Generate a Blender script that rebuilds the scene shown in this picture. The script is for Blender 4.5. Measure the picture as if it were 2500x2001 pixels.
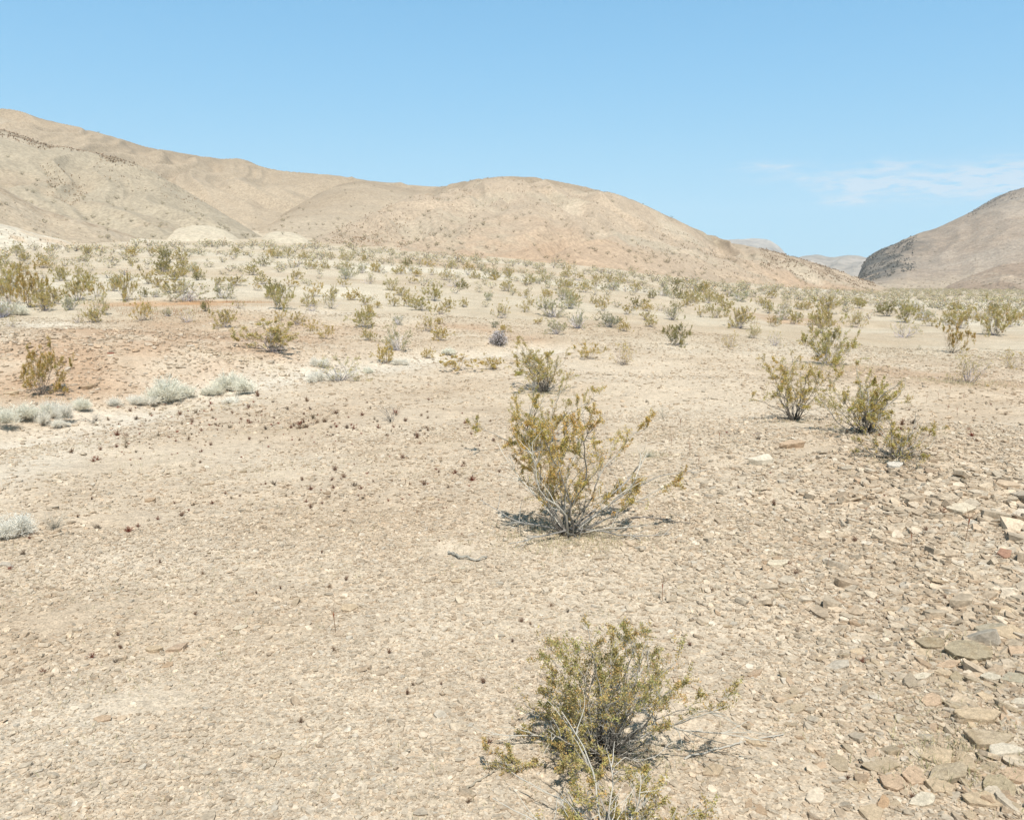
import bpy, math, random
import numpy as np
from mathutils import Vector

for o in list(bpy.data.objects):
    bpy.data.objects.remove(o)
SC = bpy.context.scene
COL = SC.collection

# ------------------------------------------------------------------ camera
W, H, F = 2156.0, 1726.0, 1800.0            # picture frame units used for reading positions off the photograph
CAMZ = 2.6
PITCH = math.atan((863 - 600) / F)
cam_d = bpy.data.cameras.new('camera')
cam = bpy.data.objects.new('camera', cam_d)
COL.objects.link(cam)
cam.location = (0, 0, CAMZ)
cam.rotation_euler = (math.pi / 2 - PITCH, 0, 0)
cam_d.sensor_fit = 'HORIZONTAL'
cam_d.sensor_width = 36
cam_d.lens = 36 * F / W
cam_d.clip_start = 0.1
cam_d.clip_end = 40000
SC.camera = cam

# ------------------------------------------------------------------ light
SUN_EL, SUN_AZ = math.radians(57), math.radians(172)     # azimuth clockwise from +Y (the view direction): the sun stands behind the camera
SUN_STRENGTH, SKY_STRENGTH, EXPOSURE = 4.7, 0.1, 0.51
sd = bpy.data.lights.new('sun', 'SUN')
sd.energy = SUN_STRENGTH
sd.angle = math.radians(0.53)
sd.color = (1.0, 0.965, 0.905)
sun = bpy.data.objects.new('sun', sd)
COL.objects.link(sun)
sv = Vector((math.sin(SUN_AZ) * math.cos(SUN_EL), math.cos(SUN_AZ) * math.cos(SUN_EL), math.sin(SUN_EL)))
sun.rotation_euler = sv.to_track_quat('Z', 'Y').to_euler()
sun.location = sv * 50


def unit_dir(px, py):
    """World direction(s) of a point of the picture frame."""
    x = (np.asarray(px, float) - W / 2) / F
    y = -(np.asarray(py, float) - H / 2) / F
    c, s = math.cos(PITCH), math.sin(PITCH)
    return x, c + s * y, c * y - s


world = bpy.data.worlds.new('World')
SC.world = world
world.use_nodes = True
wn, wl = world.node_tree.nodes, world.node_tree.links
wn.clear()


def nd(tree, typ, **kw):
    n = tree.nodes.new(typ)
    for k, v in kw.items():
        if k == 'inp':
            for i, x in v.items():
                n.inputs[i].default_value = x
        else:
            setattr(n, k, v)
    return n


def build_world():
    T = world.node_tree
    out = nd(T, 'ShaderNodeOutputWorld')
    bg = nd(T, 'ShaderNodeBackground', inp={'Strength': SKY_STRENGTH})
    sky = nd(T, 'ShaderNodeTexSky', sky_type='NISHITA', sun_disc=False)
    sky.sun_elevation = SUN_EL
    sky.sun_rotation = SUN_AZ
    sky.altitude = 700
    sky.air_density = 1.0
    sky.dust_density = 0.0
    sky.ozone_density = 1.6
    # the clear dry air of the place: paler overhead, less white at the horizon than the standard sky
    sp = nd(T, 'ShaderNodeSeparateColor')
    cb = nd(T, 'ShaderNodeCombineColor')
    wl.new(sky.outputs[0], sp.inputs[0])
    for i, (gain, power) in enumerate(SKY_GRADE):
        pw = nd(T, 'ShaderNodeMath', operation='POWER', inp={1: power})
        ml = nd(T, 'ShaderNodeMath', operation='MULTIPLY', inp={1: gain})
        wl.new(sp.outputs[i], pw.inputs[0])
        wl.new(pw.outputs[0], ml.inputs[0])
        wl.new(ml.outputs[0], cb.inputs[i])
    # sky dimmed toward the zenith, blue most, to cut blue fill in shadows
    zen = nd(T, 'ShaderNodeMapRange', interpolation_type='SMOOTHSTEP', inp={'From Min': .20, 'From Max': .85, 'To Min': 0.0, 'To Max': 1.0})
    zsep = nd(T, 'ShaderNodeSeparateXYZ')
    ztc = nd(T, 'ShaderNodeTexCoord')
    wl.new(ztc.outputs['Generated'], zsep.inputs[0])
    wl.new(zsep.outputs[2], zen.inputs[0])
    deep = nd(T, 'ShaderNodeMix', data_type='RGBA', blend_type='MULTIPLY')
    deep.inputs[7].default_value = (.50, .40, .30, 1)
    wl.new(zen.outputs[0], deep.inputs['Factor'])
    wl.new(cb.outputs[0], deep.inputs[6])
    low = nd(T, 'ShaderNodeMapRange', interpolation_type='SMOOTHSTEP', inp={'From Min': .16, 'From Max': .0, 'To Min': 0.0, 'To Max': 1.0})
    wl.new(zsep.outputs[2], low.inputs[0])
    rim = nd(T, 'ShaderNodeMix', data_type='RGBA', blend_type='MULTIPLY')
    rim.inputs[7].default_value = (.74, .90, .97, 1)
    wl.new(low.outputs[0], rim.inputs['Factor'])
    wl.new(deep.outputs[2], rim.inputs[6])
    # thin wisps of cirrus low over the gap in the hills
    tc = nd(T, 'ShaderNodeTexCoord')
    sep = nd(T, 'ShaderNodeSeparateXYZ')
    wl.new(tc.outputs['Generated'], sep.inputs[0])

    def m(op, a, b=None, c=None):
        n = nd(T, 'ShaderNodeMath', operation=op)
        for i, v in enumerate((a, b, c)):
            if v is None:
                continue
            if isinstance(v, (int, float)):
                n.inputs[i].default_value = v
            else:
                wl.new(v, n.inputs[i])
        return n.outputs[0]
    az = m('ARCTAN2', sep.outputs[0], sep.outputs[1])
    el = m('ARCSINE', sep.outputs[2])
    comb = nd(T, 'ShaderNodeCombineXYZ')
    wl.new(m('MULTIPLY', az, 24.0), comb.inputs[0])
    wl.new(m('MULTIPLY', el, 120.0), comb.inputs[1])
    nz = nd(T, 'ShaderNodeTexNoise', inp={'Scale': 1.6, 'Detail': 5.0, 'Roughness': 0.6, 'Distortion': 0.3})
    wl.new(comb.outputs[0], nz.inputs['Vector'])
    total = None
    for px, py, wx, wy, a in ((1840, 388, 85, 13, .75), (1785, 421, 45, 10, .5), (2130, 372, 120, 26, .8), (1620, 351, 60, 8, .38), (1880, 349, 60, 11, .4), (1720, 372, 110, 12, .3), (2010, 395, 160, 22, .3)):
        dx, dy, dz = unit_dir(px, py)
        a0, e0 = math.atan2(dx, dy), math.atan2(dz, math.hypot(dx, dy))
        u = m('MULTIPLY', m('SUBTRACT', az, a0), F / wx)
        v = m('MULTIPLY', m('SUBTRACT', el, e0), F / wy)
        g = m('MULTIPLY', m('EXPONENT', m('MULTIPLY', m('ADD', m('MULTIPLY', u, u), m('MULTIPLY', v, v)), -1.0)), a)
        total = g if total is None else m('ADD', total, g)
    dens = m('MULTIPLY', total, m('MULTIPLY_ADD', nz.outputs[0], 5.0, -1.75))
    cl = nd(T, 'ShaderNodeClamp', inp={'Min': 0.0, 'Max': 0.52})
    wl.new(dens, cl.inputs[0])
    mix = nd(T, 'ShaderNodeMix', data_type='RGBA')
    mix.inputs[7].default_value = (5.6, 5.7, 6.1, 1)
    wl.new(cl.outputs[0], mix.inputs['Factor'])
    wl.new(rim.outputs[2], mix.inputs[6])
    wl.new(mix.outputs[2], bg.inputs[0])
    wl.new(bg.outputs[0], out.inputs[0])


SKY_GRADE = ((1.04, .60), (2.55, .35), (4.80, .15))
build_world()
SC.view_settings.view_transform = 'Standard'
SC.view_settings.look = 'None'
SC.view_settings.gamma = 1
SC.view_settings.exposure = EXPOSURE
SC.cycles.max_bounces = 6
SC.cycles.transparent_max_bounces = 4
SC.cycles.volume_bounces = 1

# ------------------------------------------------------------------ numeric helpers
RNG = np.random.default_rng(7)
random.seed(7)


def hash2(ix, iy, seed):
    h = (ix.astype(np.int64) * 374761393 + iy.astype(np.int64) * 668265263 + seed * 2147483647) & 0xffffffff
    h = ((h ^ (h >> 13)) * 1274126177) & 0xffffffff
    return ((h ^ (h >> 16)) & 0xffffff) / float(0xffffff)


def noise(x, y, seed=0):
    """Smooth gradient noise in about -1..1."""
    x, y = np.asarray(x, float), np.asarray(y, float)
    ix, iy = np.floor(x), np.floor(y)
    fx, fy = x - ix, y - iy
    u, v = fx * fx * fx * (fx * (fx * 6 - 15) + 10), fy * fy * fy * (fy * (fy * 6 - 15) + 10)

    def g(dx, dy):
        a = hash2(ix + dx, iy + dy, seed) * 2 * math.pi
        return np.cos(a) * (fx - dx) + np.sin(a) * (fy - dy)
    a = g(0, 0) * (1 - u) + g(1, 0) * u
    b = g(0, 1) * (1 - u) + g(1, 1) * u
    return (a * (1 - v) + b * v) * 1.5


def fbm(x, y, seed=0, oct=4, gain=0.5):
    s, a, f = 0.0, 1.0, 1.0
    for k in range(oct):
        s = s + a * noise(x * f + k * 17.3, y * f - k * 9.1, seed + k)
        a *= gain
        f *= 2.03
    return s


def sstep(a, b, x):
    t = np.clip((x - a) / (b - a), 0, 1)
    return t * t * (3 - 2 * t)


# ------------------------------------------------------------------ the lie of the land
AZ_PX = np.array([-700, 0, 500, 640, 900, 1075, 1300, 1500, 1700, 1850, 2156, 2600], float)
AZ_S = np.array([.05, .060, .059, .056, .0485, .0415, .031, .0172, .0068, .0022, .0012, .001])
AZ_A = np.arctan((AZ_PX - W / 2) / 2603.0)
KX, KY = .867, .599                          # plan scale of the surveyed ground features
WASH = np.array([(-16.0, 20), (-10.5, 25.5), (-9.2, 31), (-7.6, 36), (-5.0, 42), (-2.6, 47), (1.5, 51)])


def wash_dist(x, y):
    x, y = x / KX, y / KY
    best = np.full(np.shape(x), 1e9)
    for (x0, y0), (x1, y1) in zip(WASH[:-1], WASH[1:]):
        dx, dy = x1 - x0, y1 - y0
        t = np.clip(((x - x0) * dx + (y - y0) * dy) / (dx * dx + dy * dy), 0, 1)
        best = np.minimum(best, np.hypot(x - x0 - t * dx, y - y0 - t * dy))
    return best


def ground_z(x, y):
    x, y = np.asarray(x, float), np.asarray(y, float)
    r = np.hypot(x, y)
    u, v = x / KX, y / KY
    d = np.hypot(u, v)
    a = np.arctan2(u, v)
    s = np.interp(a, AZ_A, AZ_S) * sstep(-1.6, -0.6, a)
    z = s * np.clip(np.sqrt((np.clip(d - 32, 0, None)) ** 2 + 36) - 6, 0, 330)
    z = z - 0.40 * np.exp(-(wash_dist(x, y) / 1.9) ** 2)
    z = z + 1.0 * np.exp(-(((u + 15) / 8.5) ** 2 + ((v - 41) / 7.5) ** 2))       # bank beyond the wash
    z = z + 0.35 * np.exp(-(((u - 7.5) / 5) ** 2 + ((v - 20) / 6) ** 2))          # stony swell
    z = z + 0.25 * np.exp(-(((u - 9) / 7) ** 2 + ((v - 36) / 3) ** 2))
    far = sstep(35, 110, d) * (1 - sstep(500, 1500, d))
    z = z + far * (0.30 * noise(u / 21, v / 13, 3) + 0.16 * noise(u / 8, v / 5, 5))
    z = z * KX + .9 * np.exp(-(r / 2.3) ** 2)
    near = 1 - sstep(36, 85, r)
    z = z + near * (0.07 * noise(x / 4.5, y / 4.5, 11) + 0.035 * noise(x / 1.4, y / 1.4, 12) + 0.014 * noise(x / .4, y / .4, 13))
    return z


MARCH = np.geomspace(2.3, 900, 5000)


def place(px, py):
    """Point of the ground seen at a place of the picture frame."""
    dx, dy, dz = unit_dir(px, py)
    n = math.hypot(dx, dy)
    dx, dy, dz = dx / n, dy / n, dz / n
    hit = np.nonzero(CAMZ + dz * MARCH < ground_z(dx * MARCH, dy * MARCH))[0]
    if not len(hit):
        return None
    d = MARCH[hit[0]]
    return Vector((dx * d, dy * d, float(ground_z(dx * d, dy * d)))), d


def to_frame(x, y, z):
    c, s = math.cos(PITCH), math.sin(PITCH)
    zz = z - CAMZ
    fwd = y * c - zz * s
    up = y * s + zz * c
    return W / 2 + F * x / fwd, H / 2 - F * up / fwd


# earth colours (albedo)
SAND = np.array((.515, .425, .32))
TAN = np.array((.435, .335, .235))
RED = np.array((.39, .25, .155))
RUST = np.array((.40, .215, .10))
WHITE = np.array((.64, .585, .49))
GREY = np.array((.33, .275, .21))
OLIVE = np.array((.40, .36, .235))
# patches of differently coloured earth: x, y, half-width, half-depth, colour, weight
PATCH = []


def patch(px, py, hw, hh, c, w):
    r = place(px, py)
    r2 = place(px, py - hh)
    if r is None:
        return
    p, d = r
    dep = (r2[1] - d) if r2 is not None else d * .3
    PATCH.append((p.x, p.y, hw * d / F, max(dep, .3), c, w * (.6 if c is WHITE else 1)))


for a in ((300, 700, 330, 26, RED, .58), (120, 760, 220, 45, RED, .28), (700, 690, 260, 14, RED, .22), (950, 700, 200, 12, RED, .25), (560, 715, 110, 18, RED, .5), (330, 640, 130, 5, RUST, .8), (470, 637, 90, 4, RUST, .8),
          (70, 683, 110, 5, WHITE, .8), (60, 970, 110, 60, WHITE, .6), (190, 870, 120, 12, WHITE, .55), (400, 825, 130, 12, WHITE, .5), (650, 790, 130, 12, WHITE, .45),
          (850, 775, 80, 8, WHITE, .5), (560, 965, 160, 30, WHITE, .45), (600, 1000, 220, 40, SAND, .6), (700, 660, 80, 5, WHITE, .6), (560, 650, 90, 5, WHITE, .5),
          (1000, 690, 90, 10, RED, .5), (1080, 712, 60, 8, RED, .45), (1330, 690, 200, 12, TAN, .6), (1640, 670, 90, 6, RED, .5), (1250, 775, 250, 22, SAND, .9),
          (1500, 820, 160, 30, SAND, .7), (1950, 790, 170, 25, RED, .45), (2050, 860, 150, 40, TAN, .7), (1850, 960, 250, 60, TAN, .8), (2000, 1250, 260, 140, TAN, .8),
          (1950, 1500, 300, 170, TAN, .8), (2060, 1450, 200, 200, GREY, .42), (100, 1600, 200, 140, WHITE, .35), (550, 1640, 90, 30, WHITE, .35), (600, 1700, 140, 40, WHITE, .35), (60, 1500, 160, 60, WHITE, .25),
          (1700, 610, 120, 3, WHITE, .9), (2050, 640, 140, 6, WHITE, .5), (2150, 655, 90, 8, WHITE, .6), (350, 1180, 280, 40, WHITE, .3), (800, 1500, 300, 120, SAND, .3), (620, 920, 300, 40, TAN, .5), (1000, 560, 150, 4, RED, .4)):
    patch(*a)


def earth(x, y):
    x, y = np.asarray(x, float), np.asarray(y, float)
    d = np.hypot(x, y)
    n1 = fbm(x / 9, y / 9, 31, 4)
    n2 = fbm(x / 2.3, y / 2.3, 37, 4)
    n3 = fbm(x / 40, y / 17, 41, 3)
    c = SAND[None] * np.ones(x.shape + (1,))
    w = np.clip(.34 + .55 * n1 * (1 - sstep(50, 180, d)) + .35 * n2, 0, 1)[..., None]
    c = c * (1 - w) + TAN * w
    w = (sstep(.15, .7, n3) * .55 * sstep(27, 55, d) * .6)[..., None]
    c = c * (1 - w) + WHITE * w
    w = (sstep(.1, .6, -n3) * .2 * sstep(27, 55, d))[..., None]
    c = c * (1 - w) + RED * w
    far = sstep(24, 45, d)[..., None]
    c = c * (1 - far * np.array((.06, .03, .03)))
    for (cx, cy, hw, hd, pc, pw) in PATCH:
        q = ((x - cx) / hw) ** 2 + ((y - cy) / hd) ** 2
        w = (pw * np.clip(np.exp(-q) * (1 + .8 * n2 + .5 * n1), 0, 1))[..., None]
        c = c * (1 - w) + pc * w
    w = (np.exp(-(wash_dist(x, y) / 1.5) ** 2) * .5 * (1 + .6 * n2))[..., None]
    c = c * (1 - w) + (WHITE * .96) * w
    return c


# ------------------------------------------------------------------ mesh helpers
def mesh_object(name, V, T=None, Q=None, C=None, mat=None, smooth=False, parent=None, extra=None, link=True):
    me = bpy.data.meshes.new(name)
    V = np.asarray(V, np.float32)
    me.vertices.add(len(V))
    me.vertices.foreach_set('co', V.ravel())
    loops, starts, off = [], [], 0
    for A, k in ((T, 3), (Q, 4)):
        if A is None or not len(A):
            continue
        A = np.asarray(A, np.int32)
        loops.append(A.ravel())
        starts.append(off + np.arange(len(A), dtype=np.int32) * k)
        off += A.size
    L, S = np.concatenate(loops), np.concatenate(starts)
    me.loops.add(len(L))
    me.loops.foreach_set('vertex_index', L)
    me.polygons.add(len(S))
    me.polygons.foreach_set('loop_start', S)
    me.polygons.foreach_set('use_smooth', np.full(len(S), smooth, dtype=bool))
    if C is not None:
        at = me.color_attributes.new('Col', 'FLOAT_COLOR', 'POINT')
        C4 = np.ones((len(V), 4), np.float32)
        C4[:, :3] = C
        at.data.foreach_set('color', C4.ravel())
    me.update(calc_edges=True)
    if mat is not None:
        me.materials.append(mat)
    o = bpy.data.objects.new(name, me)
    if link:
        COL.objects.link(o)
    if parent is not None:
        o.parent = parent
    return o


def tag(o, label=None, cat=None, group=None, kind=None):
    if label:
        o['label'] = label
    if cat:
        o['category'] = cat
    if group:
        o['group'] = group
    if kind:
        o['kind'] = kind
    return o


def empty(name, loc, rz=0.0, scale=(1, 1, 1)):
    o = bpy.data.objects.new(name, None)
    o.empty_display_size = .2
    COL.objects.link(o)
    o.location = loc
    o.rotation_euler = (0, 0, rz)
    o.scale = scale
    return o


# ------------------------------------------------------------------ materials
def material(name):
    m = bpy.data.materials.new(name)
    m.use_nodes = True
    m.node_tree.nodes.clear()
    return m, m.node_tree


def earth_material(name, specks, bumps, rough=.95):
    """Vertex colour varied by grains of several sizes. specks: (scale, low, high, darkest, lightest); bumps: (scale, strength, distance)."""
    m, T = material(name)
    L = T.links
    out = nd(T, 'ShaderNodeOutputMaterial')
    bs = nd(T, 'ShaderNodeBsdfPrincipled', inp={'Roughness': rough, 'Specular IOR Level': .12})
    at = nd(T, 'ShaderNodeAttribute', attribute_name='Col')
    tc = nd(T, 'ShaderNodeTexCoord')
    col = at.outputs['Color']
    for sc, lo, hi, dark, light in specks:
        nz = nd(T, 'ShaderNodeTexNoise', inp={'Scale': sc, 'Detail': 3.0, 'Roughness': .65})
        L.new(tc.outputs['Object'], nz.inputs['Vector'])
        mr = nd(T, 'ShaderNodeMapRange', inp={'From Min': lo, 'From Max': hi, 'To Min': dark, 'To Max': light})
        L.new(nz.outputs[0], mr.inputs[0])
        mx = nd(T, 'ShaderNodeVectorMath', operation='SCALE')
        L.new(col, mx.inputs[0])
        L.new(mr.outputs[0], mx.inputs['Scale'])
        col = mx.outputs[0]
    L.new(col, bs.inputs['Base Color'])
    nrm = None
    for sc, st, di in bumps:
        nz = nd(T, 'ShaderNodeTexNoise', inp={'Scale': sc, 'Detail': 4.0, 'Roughness': .7})
        L.new(tc.outputs['Object'], nz.inputs['Vector'])
        b = nd(T, 'ShaderNodeBump', inp={'Strength': st, 'Distance': di})
        L.new(nz.outputs[0], b.inputs['Height'])
        if nrm is not None:
            L.new(nrm, b.inputs['Normal'])
        nrm = b.outputs[0]
    if nrm is not None:
        L.new(nrm, bs.inputs['Normal'])
    L.new(bs.outputs[0], out.inputs[0])
    return m


def plant_material(name, translucent=0.0, rough=.7):
    m, T = material(name)
    L = T.links
    out = nd(T, 'ShaderNodeOutputMaterial')
    at = nd(T, 'ShaderNodeAttribute', attribute_name='Col')
    info = nd(T, 'ShaderNodeObjectInfo')
    mul = nd(T, 'ShaderNodeMix', data_type='RGBA', blend_type='MULTIPLY', inp={'Factor': 1.0})
    L.new(at.outputs['Color'], mul.inputs[6])
    L.new(info.outputs['Color'], mul.inputs[7])
    bs = nd(T, 'ShaderNodeBsdfPrincipled', inp={'Roughness': rough, 'Specular IOR Level': .25})
    L.new(mul.outputs[2], bs.inputs['Base Color'])
    sh = bs.outputs[0]
    if translucent > 0:
        tr = nd(T, 'ShaderNodeBsdfTranslucent')
        L.new(mul.outputs[2], tr.inputs[0])
        mx = nd(T, 'ShaderNodeMixShader', inp={0: translucent})
        L.new(sh, mx.inputs[1])
        L.new(tr.outputs[0], mx.inputs[2])
        sh = mx.outputs[0]
    L.new(sh, out.inputs[0])
    return m


M_GROUND = earth_material('desert_earth', [(55, .35, .65, .72, 1.22), (9, .35, .65, .86, 1.12), (1.1, .3, .7, .9, 1.08)], [(1.6, .5, .12), (14, .6, .03), (60, .7, .010)])
M_HILL = earth_material('hill_earth', [(1.9, .36, .6, .78, 1.10), (.6, .36, .64, .92, 1.05), (.09, .35, .65, .94, 1.05)], [(.9, .25, .3), (.25, .12, .5)])
M_MOUNT = earth_material('mountain_rock', [(.7, .36, .6, .72, 1.10), (.22, .36, .64, .86, 1.08), (.03, .35, .65, .90, 1.06)], [(.2, .5, 1.6), (.05, .35, 3.5)])
M_FAR = earth_material('distant_rock', [(.03, .36, .62, .76, 1.12), (.008, .35, .65, .86, 1.1)], [(.03, .5, 8.0)])
M_STONE = earth_material('stone', [(45, .33, .67, .78, 1.16), (12, .35, .65, .82, 1.14)], [(30, .5, .012), (110, .5, .004)])
M_BARK = plant_material('bark', 0, .85)
M_LEAF = plant_material('leaf', .25, .5)
M_DRY = plant_material('dry_plant', .35, .85)


# ------------------------------------------------------------------ ground sheet
def build_ground():
    fine = np.radians(np.arange(-37, 37.01, .115))
    wide = np.radians(np.concatenate([np.arange(37.8, 60, .8), np.arange(60, 180, 3.0)]))
    az = np.concatenate([-wide[::-1], fine, wide])
    r = np.concatenate([[.25, .6, 1.0, 1.4, 1.8, 2.1], np.geomspace(2.3, 40, 560), np.geomspace(40.3, 480, 330)[1:], np.geomspace(490, 4700, 40)])
    A, R = np.meshgrid(az, r)
    X, Y = R * np.sin(A), R * np.cos(A)
    Z = ground_z(X, Y)
    Z = Z - sstep(1500, 4700, R) * 12
    C = np.concatenate([earth(X[i:i + 60], Y[i:i + 60]) for i in range(0, len(r), 60)])
    nr, na = X.shape
    V = np.stack([X, Y, Z], -1).reshape(-1, 3)
    V = np.concatenate([V, [[0, 0, float(ground_z(0, 0))]]])
    Cc = np.concatenate([C.reshape(-1, 3), [SAND]])
    i = np.arange(nr - 1)[:, None] * na
    j = np.arange(na)[None]
    jn = (j + 1) % na
    Q = np.stack([i + j, i + jn, i + na + jn, i + na + j], -1).reshape(-1, 4)[:, ::-1]
    j = np.arange(na)
    T = np.stack([j, (j + 1) % na, np.full(na, nr * na)], -1)
    o = mesh_object('ground', V, T, Q, Cc, M_GROUND, smooth=True)
    tag(o, 'pale stony desert ground running from the rocky slope to the hills', 'ground', kind='structure')


build_ground()


# ------------------------------------------------------------------ hills
HILLS = {}


def resample(rows, step=2.0):
    rows = np.array(rows, float)
    px = np.arange(rows[0, 0], rows[-1, 0] + step, step)
    out = [px]
    for k in range(1, rows.shape[1]):
        v = np.interp(px, rows[:, 0], rows[:, k])
        n = 4
        kern = np.hanning(2 * n + 3)[1:-1]
        kern /= kern.sum()
        v = np.convolve(np.pad(v, n, mode='edge'), kern, 'valid')
        out.append(v)
    return out


def hill(name, label, rows, colour, mat, seed, amp=2.0, gully=2.0, gw=.02, nt=170, foot=1.0, step=2.0, sag=.5, grain=.18, cat='hill', back=1.0, relief=.65):
    """rows: picture x, picture y of the crest, distance of the foot, distance of the crest. One sheet over bearing and distance with a back slope."""
    px, yc, db, dc = resample(rows, step)
    db, dc = db * .6, dc * .6
    dx, dy, dz = unit_dir(px, yc)
    az = np.arctan2(dx, dy)
    te = dz / np.hypot(dx, dy)
    zc = CAMZ + dc * te
    t = np.concatenate([np.linspace(-.04, 1, nt), 1 + np.linspace(.01, back, nt // 3)])
    Tt, AZ = np.meshgrid(t, az, indexing='ij')
    D = db + (dc - db) * Tt
    X, Y = D * np.sin(AZ), D * np.cos(AZ)
    zb = ground_z(db * np.sin(az), db * np.cos(az)) - foot
    tc = np.clip(Tt, 0, 1)
    prof = (1 - sag) * np.sin(tc * math.pi / 2) + sag * (.5 - .5 * np.cos(math.pi * tc))
    tb = np.clip(Tt - 1, 0, None)
    prof = np.where(Tt > 1, 1 - (tb ** 2) * .9, prof)
    span = np.clip(zc - zb, 0, None)
    env = np.sqrt(np.clip(np.sin(np.clip(Tt, 0, 1) * math.pi), 0, 1)) * np.clip(span / 14, 0, 1)
    L = float(np.mean(dc - db))
    S = L / 3.0
    warp = fbm(X / S / 1.5, Y / S / 1.5, seed + 50, 3) * (.7 if cat == 'mountain' else 1.6)
    rid = 1 - np.abs(noise(AZ / gw + warp, D / (S * 4.5), seed + 3)) * 2
    rid2 = 1 - np.abs(noise(AZ / gw * 2.7 + warp * 1.7, D / (S * 2.0), seed + 9)) * 2
    N = env * relief * (gully * rid + gully * .22 * rid2 + amp * fbm(X / S, Y / S, seed + 5, 3))
    # raise or lower each bearing so that its highest line of sight meets the skyline
    fit = (Tt > .25) & (Tt <= 1.0)
    room = np.where(fit, (te[None] * D + CAMZ - zb[None] - N) / np.maximum(prof, .05), 1e9)
    lift = room.min(0)
    kern = np.hanning(23)[1:-1]
    lift = np.convolve(np.pad(lift, 10, mode='edge'), kern / kern.sum(), 'valid')
    Z = zb + lift[None] * prof + N
    Z = np.where(Tt < 0, zb + Tt * 40, Z)
    small = np.clip(span / 8, .15, 1) * (Tt > 0)
    n1 = fbm(X / (S * .11), Y / (S * .11), seed + 7, 4, .6)
    Z = Z + small * grain * .16 * n1
    n2 = fbm(X / S * 1.6, Y / S * 1.6, seed + 11, 4)
    Hf = np.where(Tt > 1, 1 + tb, prof * np.sign(tc) )
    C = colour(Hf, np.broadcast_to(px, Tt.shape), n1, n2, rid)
    V = np.stack([X, Y, Z], -1)
    n, m = Tt.shape
    i = np.arange(n - 1)[:, None] * m
    j = np.arange(m - 1)[None]
    Q = np.stack([i + j, i + j + 1, i + m + j + 1, i + m + j], -1).reshape(-1, 4)
    o = mesh_object(name, V.reshape(-1, 3), None, Q, C.reshape(-1, 3), mat, smooth=True)
    tag(o, label, cat, kind='structure')
    HILLS[label] = (V, Hf, px, C)
    return V, Tt, px


def blend(c, d, w):
    w = np.clip(w, 0, 1)[..., None]
    return c * (1 - w) + np.asarray(d) * w


HB = np.array((.335, .265, .19))       # brown weathered slope
HP = np.array((.415, .345, .26))        # pale slope
HG = np.array((.34, .285, .21))      # greyish rubble
HD = np.array((.21, .155, .105))      # dark outcrop


def col_back(t, px, n1, n2, rid):
    c = HB * np.ones(t.shape + (1,))
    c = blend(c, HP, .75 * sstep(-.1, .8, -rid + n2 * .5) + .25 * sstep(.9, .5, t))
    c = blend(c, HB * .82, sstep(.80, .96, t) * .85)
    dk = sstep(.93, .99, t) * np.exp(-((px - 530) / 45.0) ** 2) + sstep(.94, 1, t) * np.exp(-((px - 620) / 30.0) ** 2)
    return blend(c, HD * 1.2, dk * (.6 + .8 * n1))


def col_spur(t, px, n1, n2, rid):
    c = HG * np.ones(t.shape + (1,))
    c = blend(c, HP, .65 * sstep(.0, .8, n2 - rid * .5))
    c = blend(c, RED, .22 * sstep(.1, .6, -n2) * sstep(.7, .3, t))
    k = sstep(.82, .97, t) * sstep(330, 200, px)
    return blend(c, HD, k * (.55 + .9 * n1))


def col_low(t, px, n1, n2, rid):
    c = np.array((.385, .31, .225)) * np.ones(t.shape + (1,))
    c = blend(c, HP, .5 * sstep(0, .6, n2))
    c = blend(c, HD * 1.3, sstep(.7, .85, t) * sstep(.98, .88, t) * (.4 + .8 * n1))
    return blend(c, HP * 1.1, sstep(.95, .99, t) * .7)


def col_mid(t, px, n1, n2, rid):
    c = HB * np.ones(t.shape + (1,))
    c = blend(c, HP, .5 * sstep(.9, .2, t) + .3 * n2)
    return blend(c, HB * .86, sstep(.7, .95, t) * .8)


def col_dome(t, px, n1, n2, rid):
    c = np.array((.38, .30, .22)) * np.ones(t.shape + (1,))
    c = blend(c, HP * 1.05, .75 * sstep(-.1, .6, n2 - rid * .4) * sstep(.1, .4, t))
    c = blend(c, RED, .45 * sstep(.34, .06, t + .12 * n2) * np.exp(-((px - 1090) / 330.0) ** 2))
    c = blend(c, RED, .5 * sstep(.5, .2, t + .2 * n2) * sstep(1500, 1750, px))
    c = blend(c, HB * .86, .95 * sstep(.83, .89, t + .015 * n1 + .03 * n2) * sstep(850, 950, px) * sstep(1640, 1500, px))
    c = blend(c, HD * 1.15, sstep(.45, .8, t) * sstep(1560, 1640, px) * sstep(1840, 1760, px) * (.35 + .9 * n1 + .5 * n2))
    c = blend(c, HG, .5 * sstep(.2, .7, n2 * .9 + n1 * .5))
    return c


def col_pale(t, px, n1, n2, rid):
    c = np.array((.49, .42, .315)) * np.ones(t.shape + (1,))
    return blend(c, HP, .35 * sstep(0, .6, n2))


def col_white(t, px, n1, n2, rid):
    c = np.array((.50, .44, .35)) * np.ones(t.shape + (1,))
    return blend(c, np.array((.45, .33, .22)), .6 * sstep(-.1, .5, n2))


def col_right(t, px, n1, n2, rid):
    c = np.array((.315, .245, .185)) * np.ones(t.shape + (1,))
    c = blend(c, (.37, .31, .25), .7 * sstep(-.3, .7, n2 * .7 + n1 * .25))
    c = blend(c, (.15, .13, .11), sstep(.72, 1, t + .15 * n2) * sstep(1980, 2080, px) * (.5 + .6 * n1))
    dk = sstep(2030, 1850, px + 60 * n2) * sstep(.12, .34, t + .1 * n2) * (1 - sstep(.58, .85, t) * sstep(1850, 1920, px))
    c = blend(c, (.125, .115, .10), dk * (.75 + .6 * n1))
    return blend(c, (.42, .34, .25), sstep(.16, .04, t) * .6)


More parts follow.
